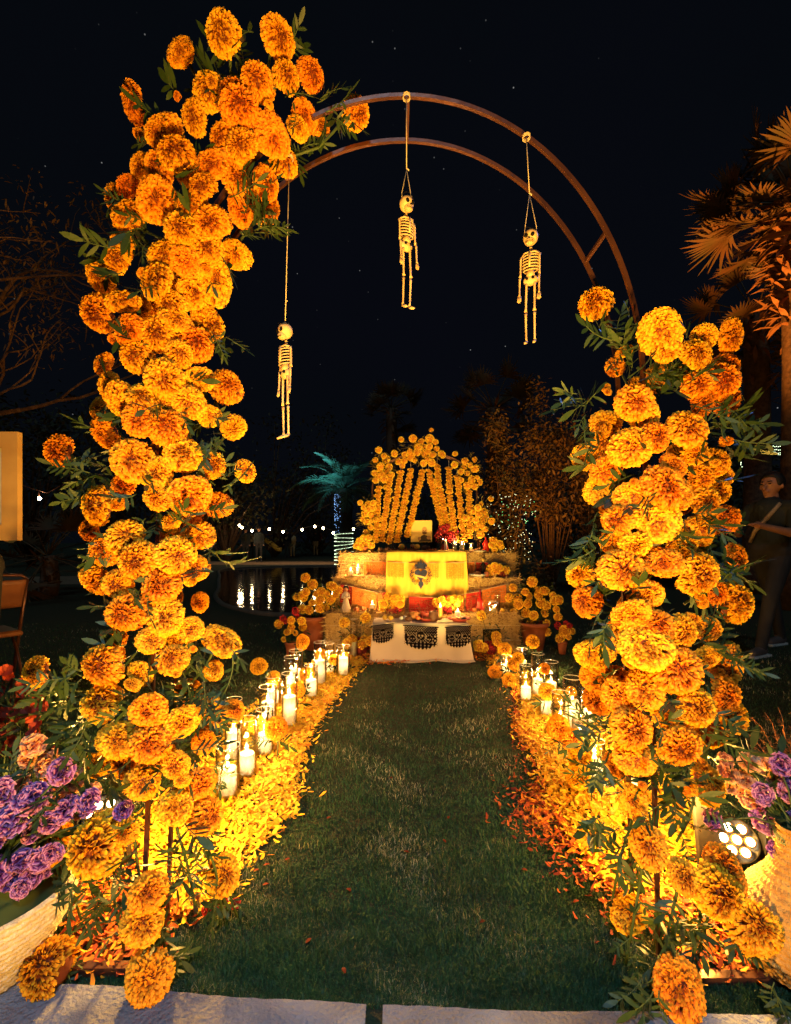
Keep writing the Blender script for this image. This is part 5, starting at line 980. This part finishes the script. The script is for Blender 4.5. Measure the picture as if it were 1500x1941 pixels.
# ------------------------------------------------------------------ far trees, palms, bushes
def tube_pts(a, c, bend, n=6): a, c = Vector(a), Vector(c); return [a.lerp(c, i/n)+Vector(bend)*math.sin(PI*i/n) for i in range(n+1)]
def fan_leaf(seed, nb=34):
    r = random.Random(seed); b = MB(); pet = [(0, 0, 0), (0, .02, .35), (0, .0, .70)]; b.tube(pet, [.016, .012, .009], 5)
    for k in range(nb):
        a = math.radians(-78+156*k/(nb-1)); L = .62*(1-.25*abs(a)/1.4)*r.uniform(.92, 1.05); d = Vector((math.sin(a), .25*math.cos(a*2), math.cos(a)))
        b.blade((0, 0, .68), d, (0, -1, 0), L, .032, 5, r.uniform(.10, .50), .25)
    return b.mesh('fan_leaf', M_PALM)
FAN = [fan_leaf(s) for s in (1, 2, 3)]
def fan_palm(base, h, lab, sc=1.0, n=26, r0=.2, seed=1, shag=220):
    r = random.Random(seed); base = Vector(base); t = thing('fan_palm', lab, 'palm tree', base); top = base+Vector((r.uniform(-.2, .2)*0, 0, h))
    b = MB(); b.tube(tube_pts(base, top, (.05, 0, 0), 10), [r0*(1.15-.2*i/10+.02*math.sin(i*5)) for i in range(11)], 14); b.build('trunk', M_BARK, t)
    b = MB()
    for k in range(shag):
        u = r.random()**.6; a = r.uniform(0, 6.28); z = h*(1-.38*(1-u)) if 0 else h-(1-u)*1.7*sc; q = base+Vector((math.cos(a)*r0, math.sin(a)*r0, z)); d = Vector((math.cos(a), math.sin(a), r.uniform(-.9, .9)))
        b.blade(q, d, (0, 0, 1), r.uniform(.16, .36)*sc, .07*sc, 3, r.uniform(-.3, .5), .3)
    b.build('old_leaf_bases', mat('leaf_base', (.30, .13, .05), .8, col2=(.16, .06, .02), scale=8), t)['kind'] = 'stuff'
    for k in range(n):
        a = k*2.4+r.uniform(-.2, .2); el = r.uniform(-.9, 1.2); d = Vector((math.cos(a)*math.cos(el), math.sin(a)*math.cos(el), math.sin(el)))
        place('frond', r.choice(FAN), top+d*.06, orient2(d, r.uniform(-.5, .5)+PI), sc*r.uniform(.85, 1.15), t)
    return t
def at(px, d): return (X(px, d), d, 0)
fan_palm(at(1508, 7.2), CH+(HY-385)/F*7.2, 'tall fan palm with a shaggy trunk lit orange at the right edge', 1.2, 60, .20, 3, 420)
fan_palm(at(1432, 9.5), CH+(HY-600)/F*9.5, 'dim fan palm behind the right flower column', 1.15, 24, .22, 4, 120)
fan_palm(at(742, 30), CH+(HY-775)/F*30, 'distant dark fan palm behind the flowered hoop', 2.0, 22, .35, 5, 60)
fan_palm(at(935, 16), CH+(HY-775)/F*16, 'dark fan palm left of the amber bush', 1.5, 24, .25, 6, 100)
fan_palm(at(90, 9), .75, 'low dark fan palm on the lawn under the lone bulb at left', 1.0, 16, .15, 8, 60)
# feather palm wrapped in fairy lights
def feather(seed, nl=30):
    r = random.Random(seed); b = MB(); pts = [Vector((0, .0+.62*t**2.2, 1.25*t-.30*t*t*t)) for t in np.linspace(0, 1, 9)]; b.tube(pts, [.014*(1-.8*i/8) for i in range(9)], 5)
    for k in range(nl):
        t = .16+.84*k/nl; i = min(7, int(t*8)); q = pts[i].lerp(pts[i+1], t*8-i); d = (pts[i+1]-pts[i]).normalized()
        for s in (-1, 1): b.blade(q, Vector((s*.9, r.uniform(-.1, .3), .1))+d*.9, (0, -1, .3), .36*math.sin(PI*min(1, t*.8+.18))**.7, .020, 2, .15)
    return b.mesh('feather_frond', M_PALMT)
FE = [feather(s) for s in (1, 2)]
pb = Vector(at(652, 9.5)); t = thing('feather_palm', 'teal lit feather palm with fairy lights round its trunk behind the left bales', 'palm tree', pb); ph = CH+(HY-928)/F*9.5
b = MB(); b.tube(tube_pts(pb, pb+Vector((0, 0, ph)), (.02, 0, 0), 12), [.16+.015*math.sin(i*9) for i in range(13)], 14); b.build('trunk', mat('dimmed_bark', (.04, .03, .02), .9, scale=16, bump=.8), t)  # bark colour darkened so the trunk stays dim beside the lit crown
for k in range(30):
    a = k*2.4; el = R.uniform(.0, 1.45); d = Vector((math.cos(a)*math.cos(el), math.sin(a)*math.cos(el), math.sin(el))); place('frond', FE[k % 2], pb+Vector((0, 0, ph)), orient2(d, R.uniform(-.3, .3)), R.uniform(.7, .95), t)
def light_dots(name, pts, col, s, r, parent=None, wire=True):
    b = MB()
    for q in pts: b.ball(q, r, 5, 4)
    return b.build(name, emit('dots_%s' % name, col, s), parent)
E1 = emit('fairy_warm', (.80, 1.0, .62), 4); E2 = emit('fairy_blue', (.25, .5, 1.0), 2.5)
fl = thing('fairy_lights', 'green white fairy lights wound round the palm trunk', 'fairy lights', pb+Vector((0, 0, .6)))
b = MB(); w = MB(); z0, z1 = CH-(1075-HY)/F*9.3, CH-(1010-HY)/F*9.3
pp = [pb+Vector((math.cos(a)*.185, math.sin(a)*.185, z0+(z1-z0)*a/(2*PI*9)+.035*math.sin(a*.5+1)*math.cos(a*.31))) for a in np.linspace(0, 2*PI*9, 380)]
for q in pp: b.ball(q, .0055, 5, 4)
w.tube(pp[::2], .003, 4); b.build('bulbs', E1, fl)['kind'] = 'stuff'; w.build('wire', M_BLACK, fl)
f2 = thing('blue_fairy_lights', 'blue fairy lights climbing the shaded side of the palm trunk', 'fairy lights', pb+Vector((-.2, 0, 1.1)))
b = MB()
for k in range(90): a = PI+R.uniform(-.2, 1.3); b.ball(pb+Vector((math.cos(a)*.186, math.sin(a)*.186, R.uniform(z1, ph-.1))), .0045, 5, 4)
b.build('bulbs', E2, f2)['kind'] = 'stuff'
lamp('teal_palm_light', 'SPOT', pb+Vector((-.6, -1.3, 1.75)), 330, (.20, .70, .95), pb+Vector((-.2, 0, 2.9)), .05, 66, .8)
# leafy bushes and trees
def leafy(name, base, h, rx, rz, lab, m, n=2600, leaf=.10, cat='bush', seed=1, trunk=.014, clumps=16, cz=.62, kindw=.45):
    r = random.Random(seed); base = Vector(base); t = thing(name, lab, cat, base); b = MB(); cl = []
    for k in range(clumps):
        v = Vector((r.gauss(0, .45), r.gauss(0, .45), r.gauss(-.1, .55))); c = base+Vector((v.x*rx, v.y*rx*.7, h*cz+v.z*rz)); cl.append(c)
        b.tube([base+Vector((r.gauss(0, .03), 0, 0)), base.lerp(c, .5)+Vector((r.gauss(0, .05*rx), 0, .1*h)), c], [trunk, trunk*.6, trunk*.25], 6)
    b.build('trunk', M_BARK, t); b = MB()
    for k in range(n):
        c = r.choice(cl); q = c+Vector((r.gauss(0, rx*.17), r.gauss(0, rx*.17), r.gauss(0, rz*.17))); b.blade(q, (r.gauss(0, 1), r.gauss(0, 1), r.gauss(0, .8)), (r.gauss(0, .5), r.gauss(0, .5), 1), leaf*r.uniform(.6, 1.3), leaf*kindw, 2, .2)
    b.build('crown', m, t); return t
leafy('tall_bush', at(1045, 8.6), CH+(HY-745)/F*8.6, .75, 1.0, 'tall leafy bush lit amber, right of the dark palm', M_BUSH, 5200, .085, seed=2, clumps=26, cz=.70)
leafy('amber_bush', at(955, 8.0), CH+(HY-805)/F*8.0, .55, .8, 'lower leafy bush glowing amber behind the hoop', M_BUSH, 4200, .075, seed=3, clumps=22, cz=.70)
leafy('dark_bush', at(1115, 9.5), CH+(HY-830)/F*9.5, .8, 1.4, 'dark bush beside the right flower column', M_BUSH, 3000, .09, seed=9, clumps=20)
gb = leafy('lit_bush', at(975, 7.4), CH+(HY-930)/F*7.4, .40, .8, 'dark green bush speckled with fairy lights behind the right bales', M_TREE, 2400, .06, seed=4, clumps=18)
f3 = thing('bush_fairy_lights', 'fairy lights scattered through the dark green bush', 'fairy lights', Vector(at(975, 7.2)))
for nm, col, s, n in (('bulbs', E1, 1, 95), ('green_bulbs', emit('fairy_green', (.15, 1.0, .35), 3), 1, 30)):
    b = MB()
    for k in range(n):
        x = R.uniform(925, 1010); y = R.uniform(935, 1060) if nm == 'bulbs' else R.uniform(950, 1000); b.ball(P(x+ (R.gauss(0, 4) if y < 1000 else 0), y, 7.0+R.uniform(-.1, .3)), .0036, 5, 4)
    b.build(nm, col, f3)['kind'] = 'stuff'
f4 = thing('right_fairy_lights', 'pale fairy lights in rows above the passer-by at the right edge', 'fairy lights', P(1480, 860, 11))
b = MB(); w = MB()
for j in range(4):
    row = [P(1456+i*3.3, 846+j*5+i*.5*math.sin(j)+R.gauss(0, .8), 11) for i in range(16)]; w.tube(row, .002, 4)
    for q in row: b.ball(q, .009, 5, 4)
for k in range(40): b.ball(P(R.uniform(1384, 1410), R.uniform(974, 992), 11), .008, 5, 4)
for k in range(30): b.ball(P(1404+R.uniform(0, 28), 885-R.uniform(0, 10), 11), .008, 5, 4)
b.build('bulbs', E1, f4)['kind'] = 'stuff'; w.build('wire', M_BLACK, f4)
for i, (px, d, hp, rx, lab) in enumerate(((430, 24, 850, 3.0, 'dark tree on the far bank left of the string lights'), (520, 30, 810, 4.2, 'broad dark tree behind the string lights'), (600, 34, 870, 3.4, 'dark tree between the string lights and the teal palm'), (250, 26, 760, 4.5, 'big dark tree behind the left flower column'), (60, 20, 700, 4.0, 'big dark tree behind the lone bulb at left'), (820, 40, 900, 4, 'distant dark tree behind the flowered hoop'), (1180, 22, 880, 3.5, 'dark tree behind the right flower column'), (1330, 26, 800, 4, 'dark tree right of the flower column'), (1480, 18, 820, 3.0, 'dark tree behind the passer-by'), (1090, 30, 900, 3, 'distant dark tree right of the amber bushes'))):
    h = CH+(HY-hp)/F*d; leafy('dark_tree', at(px, d), h, rx, h*.42, lab, M_TREE, 2300, .26, 'tree', 20+i, .08, 24, .55, .5)
# bare branching tree at the left
def branchy(b, tips, p, d, L, r, depth, rr):
    if depth == 0 or r < .0025: tips.append(p); return
    pts = [p]; q = Vector(p); dd = Vector(d)
    for k in range(4): dd = (dd+Vector((rr.gauss(0, .16), rr.gauss(0, .16), rr.gauss(.03, .13)))).normalized(); q = q+dd*L/4; pts.append(q.copy())
    b.tube(pts, [r*(1-.09*k) for k in range(5)], 6)
    for k in range(rr.choice((2, 2, 3))): branchy(b, tips, pts[rr.choice((2, 3, 4))] if k else pts[-1], (dd+Vector((rr.gauss(0, .6), rr.gauss(0, .5), rr.gauss(.1, .5)))).normalized(), L*rr.uniform(.62, .85), r*.60, depth-1, rr)
t = thing('bare_tree', 'sparse tree with thin bare branches reaching in from the left edge', 'tree', (-6.3, 5.8, 0)); b = MB(); tips = []; rr = random.Random(12)
b.tube([(-6.3, 5.8, 0), (-6.2, 5.8, 1.6), (-6.0, 5.8, 3.0)], [.16, .13, .10], 8)
for z, dz in ((2.4, .18), (2.9, .35), (3.0, .75), (3.0, .15)): branchy(b, tips, Vector((-6.0, 5.8, z)), Vector((1, -.05, dz)).normalized(), 1.3, .045, 5, rr)
b.build('trunk', M_BARK, t); b = MB()
for q in tips:
    for k in range(9): b.blade(q+Vector((rr.gauss(0, .1), rr.gauss(0, .1), rr.gauss(0, .1))), (rr.gauss(0, 1), rr.gauss(0, 1), rr.gauss(-.3, .7)), (0, 0, 1), rr.uniform(.03, .09), .02, 2, .2)
b.build('leaves', M_BUSH, t)['kind'] = 'stuff'
# ------------------------------------------------------------------ string lights over the far bank
M_BULB = emit('warm_bulb', (1.0, .72, .36), 60)
st = thing('string_lights', 'row of warm bulbs strung over the far bank of the pond', 'string lights', P(550, 1010, 22))
pts = [(400,985),(454,996),(459,1000),(478,1006),(511,1003),(537,1008),(573,1004),(597,998),(613,1001),(632,1010),(670,1003),(691,1008),(720,1000)]
b = MB(); b.tube([P(x, y-3, 22) for x, y in pts], .008, 4); b.build('cable', M_BLACK, st)
for i, (x, y) in enumerate(pts[1:-1]):
    b = MB(); b.ball(P(x, y, 22), .050, 8, 6, (1, 1, 1.2)); b.build('bulb', M_BULB, st)
    if i % 2 == 0: lamp('bulb_light', 'POINT', P(x, y+4, 21.8), 9, (1, .68, .35), None, .05)
t = thing('lone_bulb', 'single bright bulb on a slack cable at the left', 'light bulb', P(75, 945, 5.4)); b = MB(); b.ball(P(75, 945, 5.4), .017, 10, 7, (1, 1, 1.2)); b.build('bulb', emit('bright_bulb', (1, .80, .45), 90), t)
b = MB(); b.tube([P(-40, 895, 5.4), P(36, 916, 5.4), P(60, 926, 5.4), P(90, 935, 5.4), P(150, 900, 5.6)], .004, 5); b.tube([P(74, 930, 5.4), P(75, 941, 5.4)], .008, 6); b.build('cable', M_METAL, t); lamp('lone_bulb_light', 'POINT', P(75, 950, 5.35), 2.2, (1, .70, .35), None, .03)
# slide on the far bank
t = thing('playground_slide', 'small yellow slide on the far bank beside the standing people', 'slide', at(515, 26)); b = MB(); a, c = P(503, 1023, 26), P(528, 1041, 26)
b.tube([a, a.lerp(c, .5)+Vector((0, 0, .03)), c, c+Vector((.18, 0, -.02))], .16, 4, sq=True); b.build('chute', mat('yellow_plastic', (.65, .42, .06), .5), t)
for q in (a, a+Vector((-.4, 0, 0))): b = MB(); b.tube([q, (q.x, q.y, 0)], .03, 6); b.build('post', M_DARKM, t)
# ------------------------------------------------------------------ people: one continuous remeshed body each
def person(label, base, face, J, mats, voxel=.011, hair=True, name='person'):
    """J: list of (p0, p1, r0, r1, material index) in metres from the feet, facing -Y; built as capsules, fused into one skin"""
    t = thing(name, label, 'person', base); b = MB()
    for p0, p1, r0, r1, mi in J:
        p0, p1 = Vector(p0), Vector(p1); n = 10; k = 5
        ax = (p1-p0); L = ax.length; ax = ax.normalized() if L > 1e-6 else Vector((0, 0, 1)); q = ax.to_track_quat('Z', 'Y'); prof = [(0.0, -r0)]
        prof += [(r0*math.sin(a), -r0*math.cos(a)) for a in np.linspace(.3, PI/2, 4)]+[(r1*math.cos(a), L+r1*math.sin(a)) for a in np.linspace(0, PI/2-.3, 4)]+[(0.0, L+r1)]
        b.lathe(prof, p0, 14, axis=q)
    src = bpy.data.objects.new('body_source', b.mesh('body_source', mats)); COL.objects.link(src)
    rm = src.modifiers.new('r', 'REMESH'); rm.mode = 'VOXEL'; rm.voxel_size = voxel; rm.use_smooth_shade = True
    sm = src.modifiers.new('s', 'SMOOTH'); sm.factor = .5; sm.iterations = 3
    dg = bpy.context.evaluated_depsgraph_get(); me = bpy.data.meshes.new_from_object(src.evaluated_get(dg)); COL.objects.unlink(src); bpy.data.objects.remove(src)
    me.materials.clear()
    for m in mats: me.materials.append(m)
    nf = len(me.polygons); C = np.zeros(nf*3); me.polygons.foreach_get('center', C); C = C.reshape(-1, 3); best = np.full(nf, 1e9); mi_ = np.zeros(nf, int)
    for p0, p1, r0, r1, mi in J:
        a = np.array(p0, float); ba = np.array(p1, float)-a; h = np.clip(((C-a)@ba)/max(1e-9, ba@ba), 0, 1); dd = np.linalg.norm(C-a-h[:, None]*ba, axis=1)-(r0+(r1-r0)*h)
        k = dd < best; best[k] = dd[k]; mi_[k] = mi
    me.polygons.foreach_set('material_index', mi_.astype(np.int32)); me.polygons.foreach_set('use_smooth', [True]*nf); me.update()
    o = bpy.data.objects.new('body', me); COL.objects.link(o); o.parent = t; t.rotation_euler.z = face; return t
def standing(h=1.68, armL=None, armR=None, stride=0.0, hands=True, lean=0.0):
    s = h/1.70; J = []; A = lambda p0, p1, r0, r1, m: J.append((tuple(Vector(p0)*s), tuple(Vector(p1)*s), r0*s, r1*s, m))
    A((0, .0, 1.585), (0, .012, 1.60), .088, .092, 0); A((0, -.025, 1.525), (0, -.03, 1.50), .062, .048, 0)      # skull, jaw
    A((0, -.092, 1.575), (0, -.112, 1.545), .012, .017, 0)                                                       # nose
    for x in (-1, 1): A((x*.088, .005, 1.575), (x*.092, .01, 1.555), .016, .012, 0); A((x*.032, -.078, 1.598), (x*.036, -.076, 1.598), .016, .014, 0)
    A((-.018, -.086, 1.517), (.018, -.086, 1.517), .011, .011, 0)
    A((0, .015, 1.50), (0, .01, 1.40), .052, .058, 0)
    A((-.13, 0, 1.36), (.13, 0, 1.36), .075, .075, 1); A((0, -.01, 1.34), (0, 0, 1.10), .135, .125, 1); A((-.06, -.01, 1.28), (-.05, 0, 1.0), .105, .105, 1); A((.06, -.01, 1.28), (.05, 0, 1.0), .105, .105, 1)
    A((-.075, 0, .96), (.075, 0, .96), .115, .115, 2)
    for i, x in enumerate((-1, 1)):
        st = stride*x; A((x*.09, 0, .90), (x*.10, -st*.5, .50), .092, .062, 2); A((x*.10, -st*.5, .50), (x*.105, -st*.5+max(0, st)*.0+ (.5*st if st < 0 else -.3*st)*0-st*.35, .09), .060, .046, 2)
        fy_ = -st*.85; A((x*.105, fy_+.02, .055), (x*.115, fy_-.15, .04), .045, .035, 3)
        arm = (armL, armR)[i] or ((x*.215, .01, 1.10), (x*.225, -.05, .86))
        e, w = arm; A((x*.185, 0, 1.36), e, .055, .042, 1); A(e, w, .041, .028, 0 if arm is not (None) and hands else 1)
        d = (Vector(w)-Vector(e)).normalized(); pal = Vector(w)+d*.06; A(w, pal, .026, .034, 0)
        if hands:
            side = d.cross(Vector((0, 0, 1))); side = side.normalized() if side.length > .1 else Vector((1, 0, 0))
            for f in range(4):
                q = pal+side*(f-1.5)*.019; A(q, q+d*(.05+.008*(f in (1, 2))), .010, .009, 0); A(q+d*(.05+.008*(f in (1, 2))), q+d*.075+Vector((0, 0, -.025)), .009, .007, 0)
            A(Vector(w)+d*.02+side*.03, Vector(w)+d*.07+side*.055+Vector((0, 0, -.01)), .011, .009, 0)
    return J, s
def dress(t, s, long=False, eyes=True):
    b = MB(); b.ball((0, .022*s, 1.612*s), .104*s, 18, 12, (.98, 1.02, 1.0)); 
    vs = [Vector(v) for v in b.v]; b.v = [tuple(v if not (v.y < -.055*s and v.z < 1.66*s) else Vector((v.x*.9, -.04*s, max(v.z, 1.64*s)))) for v in vs]
    o = b.build('hair', M_HAIR, t, (0, 0, 0))
    if eyes:
        for x in (-1, 1):
            b = MB(); b.ball((x*.034*s, -.086*s, 1.590*s), .010*s, 8, 6, (1.3, .6, .7)); b.build('eye', M_BLACK, t, (0, 0, 0))
            b = MB(); b.tube([(x*.018*s, -.094*s, 1.610*s), (x*.052*s, -.084*s, 1.611*s)], .004*s, 5); b.build('eyebrow', M_HAIR, t, (0, 0, 0))
J, s = standing(1.70, ((-.22, -.12, 1.12), (-.10, -.34, 1.16)), ((.22, -.10, 1.12), (.12, -.34, 1.18)), .42)
base = Vector(((1462-CX)/F*4.55, 4.55, 0)); t = person('passer-by in dark clothes with a tan strap, arms bent forward, at the right edge', base, -1.15, J, [M_SKIN, M_SHIRT, M_PANTS, M_SHOE], .009); dress(t, s)
b = MB(); b.tube([(.12, -.09, 1.40), (.05, -.150, 1.27), (-.06, -.155, 1.14), (-.13, -.10, 1.04)], [.020, .022, .022, .018], 4); b.build('strap', mat('tan_strap', (.45, .30, .16), .7), t, (0, 0, 0))
for x, q in ((-1, .35), (1, -.357)):
    b = MB(); b.box((x*.112*s, (q-.06)*s, .012), (.085, .27, .020)); b.build('shoe_sole', M_SOLE, t, (0, 0, 0), smooth=False)
# person holding a framed board, mostly outside the left edge
J, s = standing(1.62, ((-.26, -.10, 1.16), (-.20, -.30, 1.28)), ((.27, -.10, 1.13), (.20, -.30, 1.24)))
base = Vector((-2.32, 2.55, 0)); t = person('person in a dark shirt holding up a pale framed board at the left edge', base, .25, J, [M_SKIN, M_SHIRT, M_PANTS, M_SHOE], .010); dress(t, s)
fc = P(-62, 922, 2.25); t = thing('framed_board', 'pale wooden frame round a white board held up at the left edge', 'frame', P(-62, 1025, 2.25)); w_, h_, fr_ = .50, .512, .075
for c, sz in (((w_/2-fr_/2, 0, 0), (fr_, .03, h_)), ((-w_/2+fr_/2, 0, 0), (fr_, .03, h_)), ((0, 0, h_/2-fr_/2), (w_-2*fr_, .028, fr_)), ((0, 0, -h_/2+fr_/2), (w_-2*fr_, .028, fr_))):
    b = MB(); b.box(fc+Vector(c), sz); b.build('frame_rail', M_WOOD, t, smooth=False)
b = MB(); b.box(fc+Vector((0, .006, 0)), (w_-2*fr_, .008, h_-2*fr_)); b.build('board', mat('white_board', (.72, .70, .72), .5), t, smooth=False)
# far people, small: one body each
for i, (px, d, h, lab, sh) in enumerate(((466, 24, 1.68, 'person in black nearest the pond edge, leftmost of the far group', M_SHIRT), (476, 27, 1.66, 'person in pale top in the far group left of the slide', M_BONE), (491, 23, 1.72, 'two-shouldered dark figure between the pale top and the slide', M_SHIRT), (545, 29, 1.70, 'man in black standing right of the slide', M_BLACK), (555, 30, 1.62, 'woman in a light dress right of the man in black', M_BONE), (599, 33, 1.70, 'person in a dark top and pale trousers near the far step', M_PANTS), (609, 34, 1.66, 'person in an orange top behind the pale trousers', M_CRIM))):
    J, s = standing(h, hands=False); J = [(a, b_, r0, r1, m) for a, b_, r0, r1, m in J]; tt = person(lab, Vector(at(px, d)), R.uniform(-.8, .8), J, [M_SKIN, sh, M_BONE if i in (4, 5) else M_PANTS, M_SHOE], .03); b = MB(); b.ball((0, .02, 1.62*s), .10*s, 8, 6); b.build('hair', M_HAIR, tt, (0, 0, 0))
# ------------------------------------------------------------------ folding chair at the left edge
cb = Vector((X(-30, 3.0), 3.0, 0)); t = thing('folding_chair', 'brown folding chair with a curved backrest at the left edge', 'chair', cb); t.rotation_euler.z = .95
def cpart(name, pts, r, m, n=8): b = MB(); b.tube(pts, r, n); return b.build(name, m, t, (0, 0, 0))
for s in (-1, 1):
    cpart('leg', [(s*.19, .20, .0), (s*.19, .03, .44), (s*.185, -.13, .80)], .011, M_METAL); cpart('leg', [(s*.17, -.20, 0), (s*.17, .0, .32), (s*.17, .14, .46)], .010, M_METAL)
cpart('back_rail', [(-.185, -.13, .80), (-.15, -.145, .83), (0, -.15, .84), (.15, -.145, .83), (.185, -.13, .80)], .011, M_METAL); cpart('stretcher', [(-.17, -.16, .07), (.17, -.16, .07)], .007, M_METAL); cpart('stretcher', [(-.19, .17, .09), (.19, .17, .09)], .007, M_METAL)
b = MB(); vs = []
for j in range(7):
    for i in range(13):
        x = -.17+.34*i/12; z = .62+.18*j/6; yb = -.075-.10*(z-.62)/.18-.03*(1-(x/.17)**2); vs.append((x, yb, z))
b.add(vs, [(j*13+i, j*13+i+1, (j+1)*13+i+1, (j+1)*13+i) for j in range(6) for i in range(12)]); o = b.build('backrest', M_WOODD, t, (0, 0, 0)); o.modifiers.new('t', 'SOLIDIFY').thickness = .012
b = MB(); b.box((0, .06, .455), (.36, .34, .035), taper=.94); o = b.build('seat', M_WOODD, t, (0, 0, 0), smooth=False); o.modifiers.new('b', 'BEVEL').width = .012
